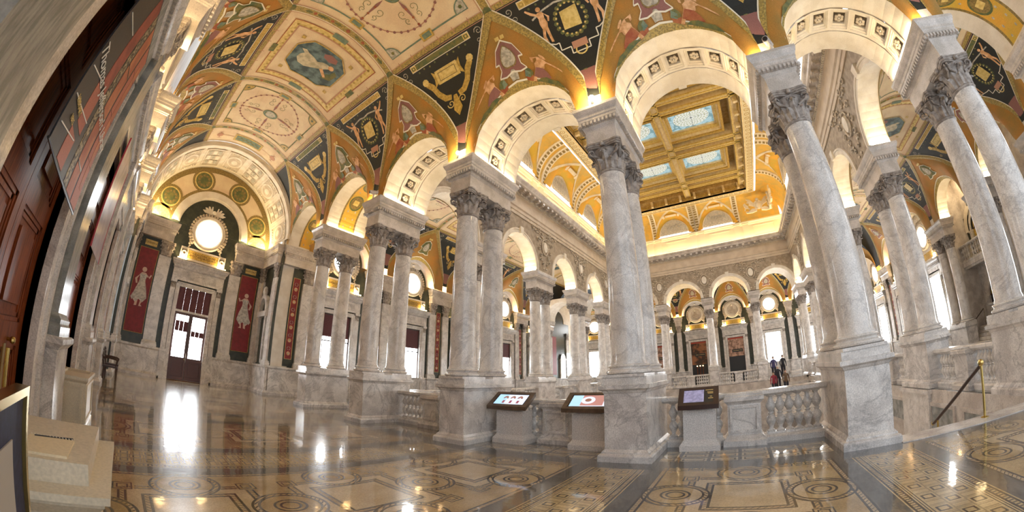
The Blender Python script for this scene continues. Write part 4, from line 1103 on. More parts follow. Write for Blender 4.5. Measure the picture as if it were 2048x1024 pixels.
# ------------------------------------------------------------------ balustrades
bal = MB(); bal.box(-.085, .085, -.085, .085, 0, .04, WHITE)
bal.lathe(0, 0, [(.080,.04),(.083,.06),(.045,.085),(.036,.11),(.060,.16),(.092,.225),(.096,.26),(.075,.31),(.040,.355),(.055,.37),(.055,.39),(.040,.405),(.070,.45),(.094,.50),(.092,.54),(.060,.60),(.036,.66),(.045,.685),(.080,.70),(.080,.72)], WHITE, 12)
balm = bal.mesh('baluster', 50)
def mini_ped(T, parent, x):
    mb = MB(lambda a, b, c: T(a+x, b, c)); mb.rect(0, 0, .31, .27, [(.09,0),(.09,.10),(.06,.13),(.03,.18),(0,.2),(0,.76),(.02,.79),(.06,.83),(.06,.90),(.04,.92),(.04,.95)], VEIN)
    [mb.box(a_, b_, -.30, -.27, c_, d_, WHITE) for a_, b_, c_, d_ in ((-.27,.27,.24,.29),(-.27,.27,.69,.74),(-.27,-.22,.29,.69),(.22,.27,.29,.69))]; mb.build('middle_pedestal', parent)
def balustrade(ox, oy, ang, L, label, n=6, endj=0.0, grp='marble balustrades around the hall well', ped=True):
    o = empty('balustrade', (ox, oy, 0), ang, label=label, cat='balustrade', group=grp)
    T = lambda a, b, c: (a, b, c)
    for nm, pf in (('bottom_rail', [(.20,0),(.20,.10),(.17,.13),(.14,.14)]), ('top_rail', [(.12,.86),(.15,.88),(.18,.90),(.18,.96),(.16,.98)])):
        mb = MB(); mb.rect(0, 0, L/2 - .14, 0, pf, WHITE); mb.build(nm, o)
    if ped: mini_ped(T, o, 0)
    for sg in (-1, 1):
        a, b_ = (.42, L/2-.10) if ped else (.12, L/2-.1)
        for i in range(n): place(balm, 'baluster', o, (sg*(a + (b_-a)*(i+.5)/n), 0, .14))
    return o
XB = 7.62
balustrade(XB, (YP['D']+YP['E'])/2, -pi/2, BY-.75, 'balustrade between the large bright pier and the third touchscreen kiosk')
balustrade(XB, (YP['C']+YP['D'])/2, -pi/2, BY-.75, 'balustrade behind the first and second touchscreen kiosks')
balustrade(XB, (YP['B']+YP['C'])/2, -pi/2, BY-.75, 'dark shaded balustrade left of the pier beside the first kiosk')
for k, nm in enumerate(('nearest', 'second', 'middle', 'fourth', 'farthest')):
    balustrade(XP+BX*(k+.5), YB, 0, BX-1.85, f'{nm} balustrade bay along the window side of the hall')
    balustrade(XP+BX*(k+.5), YF, 0, BX-1.85, f'{nm} balustrade bay along the hall side behind the stair opening', 7)
for a, b, nm in (('B','C','left end of the far gallery'), ('C','D','in front of the orange poster doorway'), ('D','E','in front of the black poster doorway')):
    balustrade(XN-.4, (YP[a]+YP[b])/2, pi/2, BY-.75, f'small far balustrade {nm}', 6)
balustrade(XP+BX*1.5, YE2, 0, BX-1.85, 'balustrade before the upper stair alcove'); balustrade(XP+BX*3.5, YE2, 0, BX-1.85, 'balustrade beyond the upper stair alcove')

# ------------------------------------------------------------------ outer walls
# shared wall furniture (local: x along the wall, y into the room)
def pilaster(parent, T, x, wd=.62, dep=.13, zb=1.32, ztop=5.45, m=WHITE):
    mb = MB(lambda a, b, c: T(a+x, b, c)); h = wd/2
    mb.rect(0, dep/2, h, dep/2, [(.07,zb),(.07,zb+.12),(.05,zb+.15),(.055,zb+.20),(.02,zb+.24),(0,zb+.27),(0,ztop)], m); mb.build('pilaster', parent)
    p0 = T(x, dep/2, ztop); p1 = T(x+1, dep/2, ztop); a = atan2(p1[1]-p0[1], p1[0]-p0[0])
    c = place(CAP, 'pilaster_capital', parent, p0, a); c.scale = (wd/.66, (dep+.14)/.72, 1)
def impost(parent, T, x, hw, dep=.30):
    mb = MB(lambda a, b, c: T(a+x, b, c)); mb.rect(0, dep/2, hw-.14, dep/2, [(o*.62, 6.15+z) for o, z in ENT_PROF], WARMM)
    mb.build('wall_impost', parent)
    d = MB(lambda a, b, c: T(a+x, b, c)); n = int(hw*2/.11)
    for i in range(n): q = -hw+.03 + (2*hw-.06)*i/(n-1); d.box(q-.022, q+.022, dep+.05, dep+.10, 6.585, 6.66, WARMM)
    d.build('dentil_course', parent, kind='stuff')
def dado(parent, T, x0, x1, dep=.16, m=VEIN):
    mb = MB(T); mb.rect((x0+x1)/2, dep/2, (x1-x0)/2, dep/2, [(.08,0),(.08,.11),(.05,.14),(.02,.19),(0,.2),(0,1.18),(.03,1.22),(.06,1.25),(.06,1.31),(.03,1.33)], m); mb.build('dado', parent)
def ogee_ring(mb, cx, z, r0, r1, y0, m, n=28):
    pf = [(r0,-.02),(r0,.10),(r0+(r1-r0)*.25,.13),(r0+(r1-r0)*.4,.09),(r0+(r1-r0)*.75,.12),(r1,.05),(r1,-.02)]
    R = [[mb.av((cx+r*cos(2*pi*i/n), y0+d, z+r*sin(2*pi*i/n))) for i in range(n)] for r, d in pf]
    for A, B in zip(R, R[1:]):
        for j in range(n): mb.idx((A[j], A[(j+1)%n], B[(j+1)%n], B[j]), m)
def wreath_mesh():
    mb = MB(); rnd = random.Random(4)
    for i in range(30):
        a = radians(-42) + radians(264)*i/29
        rr = .92 + .0*i; s = .075 if 3 < i < 26 else .095
        for q in (-.05, .05): mb.ball(((rr+q)*cos(a), .06 + rnd.random()*.03, (rr+q)*sin(a)), s, CAPM if False else CREAMD, 6, (1, .7, 1))
    for sg in (-1, 1):
        for k in range(5): mb.ball((sg*(.80 + .03*(k % 2)), .05, -.62 - .09*k), .085-.012*k, CREAMD, 6)
        for k in range(4):
            a = radians(18+22*k); mb.prism([(sg*.05, .98), (sg*(.10+.42*cos(a)), .98+.40*sin(a)+.04), (sg*(.14+.52*cos(a)), .98+.44*sin(a)), (sg*(.16+.36*cos(a)), .92+.30*sin(a))], .02, .07, CREAM)
    mb.ball((0, .06, 1.12), .12, CREAM, 8)
    return mb.mesh('laurel_wreath', 60)
WRE = wreath_mesh()
def label_text(body, parent, T, x, z, size, m, y=.06, ang=0.0, shear=0.0, name='lettering'):
    c = bpy.data.curves.new(name, 'FONT'); c.body = body; c.size = size; c.align_x = 'CENTER'; c.align_y = 'CENTER'; c.extrude = .002; c.shear = shear; c.space_line = .95
    c.materials.append(m); o = bpy.data.objects.new(name, c); C.objects.link(o)
    p0 = Vector(T(x, y, z)); ex = (Vector(T(x-1, y, z)) - p0); ez = Vector((0, 0, 1)); ey = ez.cross(ex) if False else ez
    mtx = Matrix((ex.normalized(), ez, ex.normalized().cross(ez))).transposed().to_4x4(); mtx.translation = p0
    bpy.context.view_layer.update()
    me = bpy.data.meshes.new_from_object(o); bpy.data.objects.remove(o); me.name = name
    o = bpy.data.objects.new(name, me); C.objects.link(o); o.parent = parent; o.matrix_basis = mtx
    return o
LETT = mat('dark_lettering', (.12, .06, .015), .6); LETG = mat('gilt_lettering', (.75, .55, .20), .5); LETW = mat('white_lettering', (.85, .83, .80), .5)
WINN = [0]
def surround(parent, T, ow=.82, top=4.28, hw=1.30, stained=False):
    mb = MB(T)
    mb.prism([(-ow-.22,0),(-ow,0),(-ow,top),(ow,top),(ow,0),(ow+.22,0),(ow+.22,top+.22),(-ow-.22,top+.22)], 0, .16, WHITE) if False else None
    for sg in (-1, 1):
        x0, x1 = sorted((sg*ow, sg*(ow+.20))); mb.box(x0, x1, 0, .18, 0, top+.2, WHITE); x0, x1 = sorted((sg*(ow+.13), sg*(ow+.20))); mb.box(x0, x1, .18, .22, 0, top+.2, WHITE)
    mb.box(-ow, ow, 0, .18, top, top+.2, WHITE); mb.box(-ow-.2, ow+.2, .18, .22, top+.13, top+.2, WHITE)
    mb.build('architrave', parent)
    mb = MB(T)
    for sg in (-1, 1):
        x0, x1 = sorted((sg*(ow+.22), sg*(hw-.02))); mb.box(x0, x1, 0, .20, 1.32, 4.15, WHITE); mb.box(x0-.02, x1+.02, 0, .24, 0, 1.32, VEIN); mb.box(x0-.04, x1+.04, 0, .28, 1.24, 1.34, WHITE); mb.box(x0-.03, x1+.03, 0, .25, 4.42, 4.55, WHITE)
        c = (x0+x1)/2
        for q in (-.07, .07): mb.ball((c+q, .2, 4.36), .06, CAPM, 6)
        mb.box(x0, x1, 0, .2, 4.15, 4.42, CAPM)
    mb.build('side_pilaster', parent)
    mb = MB(T); mb.box(-hw, hw, 0, .20, 4.55, 5.12, WHITE); mb.box(-ow-.1, ow+.1, .2, .22, 4.66, 5.0, VEIN)
    mb.rect(0, .13, hw, .13, [(.0,5.10),(.03,5.14),(.03,5.22),(.06,5.26),(.10,5.30),(.12,5.36),(.16,5.42),(.16,5.48),(.0,5.50)], WHITE)
    n = 30
    for i in range(n): q = -hw + 2*hw*i/(n-1); mb.box(q-.02, q+.02, .29, .33, 5.15, 5.21, WHITE)
    mb.build('door_cornice', parent)
def tablet(parent, T, text=None, lights=True, glow=9, big=True):
    mb = MB(T); hw = 1.18
    mb.box(-hw, hw, 0, .08, 5.58, 6.18, CREAM); mb.box(-.78, .78, .08, .10, 5.68, 6.08, GOLD)
    mb.box(-.84, -.80, .08, .13, 5.64, 6.12, CREAM); mb.box(.80, .84, .08, .13, 5.64, 6.12, CREAM)
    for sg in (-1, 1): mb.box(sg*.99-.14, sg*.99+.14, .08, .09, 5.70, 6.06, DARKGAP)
    o = mb.build('inscription_tablet', parent)
    mb = MB(T)
    for sg in (-1, 1): ogee_ring(mb, sg*.99, 5.88, .07, .13, .06, CREAM, 14)
    mb.build('tablet_ring', o)
    if text: label_text(text, o, T, 0, 5.88, .125, LETT, .112)
    if lights:
        mb = MB(T)
        for sg in (-1, 1):
            for i in range(5 if big else 4): mb.ball((sg*(hw+.05-.10*i), .20, 5.58), .032, BULBS, 6)
        mb.build('bulb_row', o)
        for sg in (-1, 1):
            p = T(sg*.98, .26, 5.60); area('cornice_glow', p, .3, .3, glow, WARM)
def oculus(parent, T, m, r=.60, medal=False):
    mb = MB(T); 
    ogee_ring(mb, 0, 7.12, r, r+.24, .02, CREAM); ro = mb.build('oculus_frame', parent, 40)
    WINN[0] += 1
    mb = MB(T); n = 24
    mb.face([(r*cos(2*pi*i/n), .03, 7.12+r*sin(2*pi*i/n)) for i in range(n)], m)
    if medal:
        mb.build('medallion_field', parent)
        mb = MB(T); mb.prism([(-.35,6.75),(-.05,6.70),(.30,6.8),(.42,7.05),(.18,7.2),(.12,7.5),(-.10,7.52),(-.15,7.2),(-.38,7.1)], .03, .09, CREAMD); mb.ball((.02, .08, 7.58), .11, CREAM, 8); mb.build('seated_figure_relief', parent)
    else: mb.build(f'window_{WINN[0]}', parent)
    p0 = T(0, 0, 7.12); p1 = T(1, 0, 7.12); place(WRE, 'laurel_wreath', parent, p0, atan2(p1[1]-p0[1], p1[0]-p0[0]))
def lunette_bg(parent, T, hw, R=1.22, side=True, z0=1.3):
    mb = MB(T); n = 20
    mb.face([(hw, .004, z0), (hw, .004, 7.17)] + [(R*cos(pi*i/n), .004, 7.17+R*sin(pi*i/n)) for i in range(n+1)] + [(-hw, .004, 7.17), (-hw, .004, z0)], GREEN)
    mb.build('green_wall_field', parent)
    mb = MB(T)
    pf = [(R,.0),(R,.05),(R+.05,.08),(R+.16,.08),(R+.21,.05),(R+.21,0)]
    Rr = [[mb.av(((r)*cos(pi*i/20), d, 7.17+r*sin(pi*i/20))) for i in range(21)] for r, d in pf]
    for A, B in zip(Rr, Rr[1:]):
        for j in range(20): mb.idx((A[j], A[j+1], B[j+1], B[j]), CREAM)
    mb.build('lunette_archivolt', parent, 40)
def glazing(T, kind, ow=.82, top=4.28):
    """window or door leaf group: a top-level structure with frame, panes and blinds"""
    WINN[0] += 1; o = empty(f'window_{WINN[0]}', kind='structure')
    W_ = WIN if kind in ('door', 'blind') else WIN2
    if kind == 'door':
        tr_ = 3.18
        mb = MB(T); mb.box(-ow, ow, .02, .10, tr_-.05, tr_+.05, WHITE); mb.box(-ow, ow, .02, .05, 0, .02, WOOD); mb.build('transom_bar', o)
        mb = MB(T)
        for i in range(26): z = tr_+.06 + (top-tr_-.08)*i/26; mb.box(-ow+.04, ow-.04, .045, .075, z, z+.033, BLIND)
        for q in range(5): x0 = -ow + q*(2*ow/5); mb.box(x0, x0+2*ow/5-.010, .035, .045, tr_+.0, top, BLIND)
        mb.build('blind', o)
        mb = MB(T); mb.box(-ow, ow, .01, .03, tr_, top, W_); mb.build('pane', o)
        for sg in (-1, 1):
            T2 = lambda a, b, c, sg=sg: T(sg*(ow/2) + a, b, c); h = ow/2-.01
            mb = MB(T2); ringless = [(-h, -h+.09, .05, tr_-.05), (h-.09, h, .05, tr_-.05)]
            for x0, x1, z0, z1 in ringless: mb.box(x0, x1, .03, .09, z0, z1, MAR)
            for z0, z1 in ((.05, .20), (.92, 1.08), (tr_-.17, tr_-.05)): mb.box(-h+.09, h-.09, .03, .09, z0, z1, MAR)
            mb.box(-h+.09, h-.09, .03, .05, .2, .92, MAR); mb.box(-h+.16, h-.16, .05, .07, .30, .82, MAR)
            lf = mb.build('door_leaf', o)
            mb = MB(T2); mb.box(-h+.09, h-.09, .03, .04, 1.08, tr_-.17, W_); mb.build('pane', lf)
            z0b, z1b = ((2.26, 2.74) if sg > 0 else (2.10, 2.36)); mb = MB(T2)
            for q in range(3): w3 = (2*h-.18)/3; mb.box(-h+.09+q*w3, -h+.09+(q+1)*w3-.012, .05, .056, z0b, z1b, BLIND)
            for i in range(10): z = z0b + (z1b-z0b)*i/10; mb.box(-h+.1, h-.1, .056, .065, z, z+(z1b-z0b)*.06, BLIND)
            mb.build('blind', lf)
            if sg > 0: mb = MB(T2); mb.ball((-h+.05, .12, 1.0), .035, BRASS, 6); mb.build('handle', lf)
    elif kind in ('blind', 'open', 'half'):
        mb = MB(T); zb = 1.33
        mb.box(-ow, ow, .02, .06, zb-.05, zb, WHITE)
        for x0, x1, z0, z1 in ((-ow, -ow+.07, zb, top), (ow-.07, ow, zb, top), (-ow, ow, top-.07, top), (-ow, ow, 2.86, 2.92)): mb.box(x0, x1, .03, .09, z0, z1, WOODD if kind != 'open' else WHITE)
        if kind == 'open': mb.box(-.012, .012, .05, .08, 2.0, 3.6, GREYM); mb.box(-.3, .3, .05, .08, 2.86, 2.90, GREYM)
        mb.build('sash', o)
        mb = MB(T); mb.box(-ow, ow, .01, .03, zb, top, W_); mb.build('pane', o)
        if kind in ('blind', 'half'):
            mb = MB(T); zz = 3.1 if kind == 'blind' else 3.5
            mb.box(-ow+.05, ow-.05, .035, .05, zz, top-.03, BLIND)
            for i in range(24): z = zz + (top-zz-.05)*i/24; mb.box(-ow+.06, ow-.06, .05, .08, z, z+.03, BLIND)
            mb.build('blind', o)
        mb = MB(T); mb.rect(0, .12, ow, .10, [(0, 0), (0, 1.25), (.03, 1.27), (.03, 1.32)], VEIN); mb.build('window_apron', o)
    return o
def wood_door(T, ow, top, y0=.0):
    o = empty('door_%d' % (WINN[0]+1), kind='structure'); WINN[0] += 1
    for sg in (-1, 1):
        T2 = lambda a, b, c, sg=sg: T(sg*ow/2 + a, b+y0, c); h = ow/2-.005
        mb = MB(T2); mb.box(-h, h, 0, .03, 0, top, WOOD)
        for x0, x1 in ((-h, -h+.14), (h-.14, h)): mb.box(x0, x1, .03, .07, 0, top, WOOD)
        zs_ = [0, .22, 1.15, 1.38, 2.35, 2.58, 3.35, 3.55, top-.02]
        for z0, z1 in zip(zs_[0::2], zs_[1::2]): mb.box(-h+.14, h-.14, .03, .07, z0, z1 if z1 < top else top, WOOD)
        for z0, z1 in zip(zs_[1::2], zs_[2::2] + [top]):
            mb.rect(0, 0, .1, .1, [(0, 0)], WOOD, False, False) if False else None
            for t, d in ((.0, .055), (.05, .045)):
                a, b_, c, e_ = -h+.14+t, h-.14-t, z0+t, z1-t
                if e_-c > .12: mb.box(a, a+.04, .03, d, c, e_, WOOD); mb.box(b_-.04, b_, .03, d, c, e_, WOOD); mb.box(a, b_, .03, d, c, c+.04, WOOD); mb.box(a, b_, .03, d, e_-.04, e_, WOOD)
            if z1-z0 > .3: mb.box(-h+.30, h-.30, .03, .06, z0+.16, z1-.16, WOOD)
        lf = mb.build('door_leaf', o)
        if sg < 0:
            mb = MB(T2); mb.ball((-.06, .13, 1.22), .035, BRASS, 10); mb.tube([(-.06, .05, 1.22), (-.06, .13, 1.22)], .018, BRASS, 8); mb.build('knob', lf)
            mb = MB(T2); mb.tube([(.02, .12, .80), (.02, .12, 1.15)], .02, BRASS, 8); mb.box(-.02, .06, .06, .08, .72, 1.18, BRASS); mb.build('pull_handle', lf)
    return o
def red_strip(parent, T, x, hw=.19):
    mb = MB(T); mb.box(x-hw-.06, x+hw+.06, .0, .02, 1.38, 6.12, GREEN); mb.box(x-hw, x+hw, .02, .03, 1.72, 5.66, REDP)
    for a, b_ in ((x-hw, x-hw+.022), (x+hw-.022, x+hw)): mb.box(a, b_, .03, .036, 1.72, 5.66, GOLDL)
    mb.box(x-hw, x+hw, .03, .036, 5.64, 5.66, GOLDL); mb.box(x-hw, x+hw, .03, .036, 1.72, 1.74, GOLDL)
    o = mb.build('painted_pilaster_strip', parent)
    mb = MB(T)
    for k in range(6):
        z = 2.0 + .62*k; mb.ball((x, .034, z), .10, SKIN, 8, (1, .08, 1)); mb.ball((x, .04, z), .05, GREYP, 6, (1, .1, 1))
        for sg in (-1, 1):
            mb.tube([(x+sg*(.02+.07*sin(t)), .035, z+.16+.16*t/3.1) for t in (0, .8, 1.6, 2.4, 3.1)], .011, GREYP, 4)
    mb.build('painted_scrolls', o)
def bay_wall(parent, T, hw, gl, pil, text=None, medal=False, glow=9, ocm=WIN, srd=True):
    dado(parent, T, -hw, -1.30); dado(parent, T, 1.30, hw); lunette_bg(parent, T, hw)
    if srd: surround(parent, T)
    tablet(parent, T, text, glow=glow); oculus(parent, T, ocm if not medal else CREAM, medal=medal)
    for x in pil: pilaster(parent, T, x)
    if gl in ('door', 'blind', 'open', 'half'): glazing(T, gl)
# ---- end wall of the near corridor
TE = fr(XC1, YEND, pi)
we = empty('wall_end', kind='structure')
mb = MB(); mb.box(-1.2, 6.4, YEND, YEND+.3, -.1, 11.5, CREAM); mb.build('masonry', we)
dado(we, TE, -3.5, -1.30); dado(we, TE, 1.30, 3.5)
mb = MB(TE); mb.face([(-3.5, .004, 1.3), (3.5, .004, 1.3), (3.5, .004, 7.05), (-3.5, .004, 7.05)], GREEN); mb.build('green_wall_field', we)
surround(we, TE); tablet(we, TE, 'ONLY THE ACTIONS OF THE JUST\nSMELL SWEET AND BLOSSOM IN DUST', glow=14); oculus(we, TE, WIN, r=.66); glazing(TE, 'door')
for x in (-1.83, 1.83): pilaster(we, TE, x, .60)
for x in (-3.36, 3.36): pilaster(we, TE, x, .34)
for x in (-2.5, 2.5): impost(we, TE, x, 1.0)
for sg, nm, tx, fx in ((1, 'tall crimson panel with white robed figure on end wall between door and exhibit doorway', 'GRAMMAR', 1), (-1, 'tall crimson panel with white robed figure on end wall beside the arched niche', 'RHETORIC', -1)):
    o = empty('figure_panel', label=nm, cat='wall painting', group='crimson figure panels on the end wall')
    mb = MB(TE); x = sg*2.65; mb.box(x-.46, x+.46, .01, .05, 1.78, 5.62, REDP); mb.build('painted_field', o)
    mb = MB(TE)
    for a, b_, c, e_ in ((x-.46, x-.44, 1.78, 5.62), (x+.44, x+.46, 1.78, 5.62), (x-.46, x+.46, 1.78, 1.80), (x-.46, x+.46, 5.60, 5.62)): mb.box(a, b_, .05, .058, c, e_, GOLD)
    mb.build('gold_line', o)
    fm_ = MB(); Mf = lambda a, b_, off: TE(x + a, .053 + off, b_)
    figure(fm_, 0, 3.62, 1.06, Mf, .002, -fx, 0, mat('pale_flesh_paint', (.72, .52, .44), .6), mat('white_robe_paint', (.72, .69, .64), .6, var=(.45, .42, .40), vscale=11, grain=.1), narrow=True)
    lay(fm_, xf([(.05,.1),(.26,-.05),(.38,-.30),(.30,-.42),(.22,-.30),(.12,-.45),(.0,-.30)], 0, 3.62, 1.06, fx), Mf, .008, MATS['white_robe_paint'], .2)
    fm_.build('painted_figure', o)
    mb = MB(TE); mb.box(x-.30, x+.30, .01, .05, 5.74, 6.0, GOLDL); tb = mb.build('name_tablet', o); label_text(tx, tb, TE, x, 5.87, .12, LETT, .055)
# big lunette of the end wall
lu = MB(TE); n = 36
def arcf(mb, r0, r1, y, z, m, a0=0.0, a1=pi, n=36, xc=0.0):
    for i in range(n):
        a, b_ = a0+(a1-a0)*i/n, a0+(a1-a0)*(i+1)/n
        mb.face([(xc+r0*cos(a), y, z+r0*sin(a)), (xc+r1*cos(a), y, z+r1*sin(a)), (xc+r1*cos(b_), y, z+r1*sin(b_)), (xc+r0*cos(b_), y, z+r0*sin(b_))], m)
ZL = 7.25
lu.box(-3.4, 3.4, .0, .01, 6.9, ZL, GREEN)
arcf(lu, 2.05, 3.40, .02, ZL, STRIP); arcf(lu, 0, 2.05, .015, ZL, GREEN)
arcf(lu, 3.12, 3.40, .03, ZL, GOLDD); arcf(lu, 2.03, 2.22, .03, ZL, GOLDD)
for a in (90-23, 90+23, 90-66, 90+66):
    cx_, cz_ = 2.66*cos(radians(a)), ZL + 2.66*sin(radians(a))
    for r0, r1, y, m in ((.50, .62, .034, GOLDD), (.44, .50, .038, GOLDL), (0, .44, .036, OLIVE)):
        for i in range(24):
            t, u = 2*pi*i/24, 2*pi*(i+1)/24
            lu.face([(cx_+r0*cos(t), y, cz_+r0*sin(t)), (cx_+r1*cos(t), y, cz_+r1*sin(t)), (cx_+r1*cos(u), y, cz_+r1*sin(u)), (cx_+r0*cos(u), y, cz_+r0*sin(u))], m)
    for q in range(10):
        t = 2*pi*q/10; lu.box(cx_+.28*cos(t)-.06, cx_+.28*cos(t)+.06, .036, .042, cz_+.28*sin(t)-.06, cz_+.28*sin(t)+.06, GOLDD)
for sg in (-1, 1):
    arcf(lu, .50, .62, .034, ZL, GOLDD, 0, pi, 16, sg*2.66); arcf(lu, 0, .50, .036, ZL, GOLDL, 0, pi, 16, sg*2.66)
lu.build('painted_tympanum', we)
mb = MB(TE)
for r0, r1, d in ((1.62, 1.70, .16), (1.70, 1.98, .22), (1.98, 2.05, .16)):
    for i in range(30):
        a, b_ = pi*i/30, pi*(i+1)/30
        P = [(r0, 0), (r0, d), (r1, d), (r1, 0)]
        for (ra, da), (rb, db) in zip(P, P[1:]): mb.face([(ra*cos(a), da, ZL+ra*sin(a)), (ra*cos(b_), da, ZL+ra*sin(b_)), (rb*cos(b_), db, ZL+rb*sin(b_)), (rb*cos(a), db, ZL+rb*sin(a))], CREAM)
mb.build('lunette_archivolt', we)
# deep stucco arch in front of the end wall
sa = empty('wall_end_arch', kind='structure')
RI = 3.36; y0, y1 = 17.0, YEND
SA = lambda th, y, d=0.0: (XC1 - (RI-d)*cos(th), y, 7.3 + (RI-d)*sin(th))
mb = MB(); n = 36
for i in range(n):
    a, b_ = pi*i/n, pi*(i+1)/n
    mb.face([SA(a,y0), SA(a,y1), SA(b_,y1), SA(b_,y0)], CREAM)
    for r0, r1, yy in ((0, -.08, y0), (-.08, -.20, y0-.05)):
        mb.face([SA(a,yy,r0), SA(a,yy,r1), SA(b_,yy,r1), SA(b_,yy,r0)], CREAM)
    mb.face([SA(a,y0,-.08), SA(a,y0-.05,-.08), SA(b_,y0-.05,-.08), SA(b_,y0,-.08)], CREAM)
mb.build('arch_soffit', sa, 40)
for k in range(9):
    a0, a1 = pi*(k+.08)/9, pi*(k+.92)/9; mb = MB()
    wide = k % 2 == 0; ya, yb = y0+.35, y1-.40
    def fr_(t0, t1, q0, q1, d, m):
        for i in range(4):
            u, v_ = t0+(t1-t0)*i/4, t0+(t1-t0)*(i+1)/4; mb.face([SA(u,q0,d), SA(u,q1,d), SA(v_,q1,d), SA(v_,q0,d)], m)
    fr_(a0, a1, ya, yb, .012, CREAMD)
    for t0, t1, q0, q1 in ((a0, a0+.02, ya, yb), (a1-.02, a1, ya, yb), (a0, a1, ya, ya+.07), (a0, a1, yb-.07, yb)): fr_(t0, t1, q0, q1, .05, CREAM)
    am = (a0+a1)/2; ym = (ya+yb)/2
    if wide:
        for rr, d in ((.52, .03), (.40, .05), (.2, .07)):
            P = [SA(am + rr*.8*cos(2*pi*i/18)/RI, ym + rr*1.2*sin(2*pi*i/18), d) for i in range(18)]; mb.face(P, CREAM if rr != .40 else CREAMD)
        for q in range(12): mb.ball(SA(a0+.05+(a1-a0-.10)*(q % 6)/5, ya+.16 if q < 6 else yb-.16, .03), .05, CREAM, 5)
    else:
        for r_ in range(3):
            for c_ in range(3):
                fr_(a0+.04+(a1-a0-.08)*(c_+.1)/3, a0+.04+(a1-a0-.08)*(c_+.85)/3, ya+.15+(yb-ya-.3)*(r_+.1)/3, ya+.15+(yb-ya-.3)*(r_+.85)/3, .04, CREAM if (r_+c_) % 2 else GREYP)
    mb.build('stucco_panel', sa)
# side returns of the end bay (niche with broken pediment on the hall side)
for xx, ang in ((6.02, pi/2), (-.82, -pi/2)):
    TN = fr(xx, (17.3+YEND)/2, ang); wr = empty('wall_return', kind='structure')
    mb = MB(TN); mb.box(-1.25, 1.25, -.12, 0, 0, 7.1, GREEN); mb.build('masonry', wr); dado(wr, TN, -1.3, 1.3, .12)
    for x in (-.95, .95): pilaster(wr, TN, x, .5, .10)
    impost(wr, TN, 0, 1.3, .22)
    mb = MB(TN); mb.box(-.6, -.45, 0, .16, 1.4, 3.6, WHITE); mb.box(.45, .6, 0, .16, 1.4, 3.6, WHITE); mb.box(-.7, .7, 0, .24, 3.6, 3.85, WHITE)
    for i in range(12):
        a, b_ = pi*i/12, pi*(i+1)/12; mb.prism([(.62*cos(a), 3.85+.85*sin(a)), (.62*cos(b_), 3.85+.85*sin(b_)), (.44*cos(b_), 3.85+.66*sin(b_)), (.44*cos(a), 3.85+.66*sin(a))], 0, .2, WHITE)
    mb.ball((0, .14, 4.85), .17, WHITE, 8, (.8, .8, 1.6)); mb.build('niche_surround', wr)

# ---- west wall (windows to the outside)
ww = empty('wall_west', kind='structure')
mb = MB(); mb.box(6.0, XNW+.5, YW, YW+.3, -.1, 11.5, CREAM); mb.build('masonry', ww)
for k in range(6):
    T = fr(XP+BX*(k+.5), YW, pi)
    if k == 5:
        dado(ww, T, -2.5, 2.5); lunette_bg(ww, T, 2.5); mb = MB(T); mb.box(.6, 1.5, .01, .04, 1.7, 5.6, REDP); mb.build('crimson_field', ww)
        mb = MB(T); mb.box(-1.3, -.1, 0, .16, 1.33, 3.3, WHITE); arcf(mb, 0, .6, .16, 3.3, WHITE, xc=-.7); mb.box(-1.4, 0, .16, .2, 3.25, 3.35, WHITE); mb.build('niche_surround', ww)
    else: bay_wall(ww, T, BX/2, 'blind' if k < 5 else 'open', [], 'NATURE IS THE ART OF GOD' if k == 0 else ('TOO LOW THEY BUILD WHO BUILD\nBENEATH THE STARS' if k == 1 else None), glow=10)
    for x in (-1.9, 1.9): pilaster(ww, T, x, .56)
    T0 = fr(XP+BX*k, YW, pi); red_strip(ww, T0, 0); impost(ww, T0, 0, 1.05); dado(ww, T0, -1.0, 1.0, .24)
# ---- east wall
wea = empty('wall_east', kind='structure')
mb = MB()
for x0, x1 in ((5, XP+BX*1), (XP+BX*4, XNW+.5)): mb.box(x0, x1, YEW-.3, YEW, -.1, 11.5, CREAM)
mb.box(XP+BX, XP+BX*4, YEW-.3, YEW, 8.9, 11.5, CREAM); mb.build('masonry', wea)
for k in (0, 4, 5, 6):
    T = fr(XP+BX*(k+.5), YEW, 0); bay_wall(wea, T, BX/2, 'open', [-1.9, 1.9], glow=10, ocm=WIN2)
    T0 = fr(XP+BX*(k+1 if k else 0), YEW, 0); red_strip(wea, T0, 0); impost(wea, T0, 0, 1.05)
T = fr(XP+BX*3.5, YEW-.02, 0); glazing(T, 'open', 1.05, 4.6); oculus(wea, T, WIN2); tablet(wea, T, glow=8); surround(wea, T, 1.05, 4.6, 1.5)
mb = MB(); mb.box(XP+BX*3, XP+BX*4, YEW-.35, YEW-.02, -.1, 8.9, CREAM); mb.build('masonry', wea)
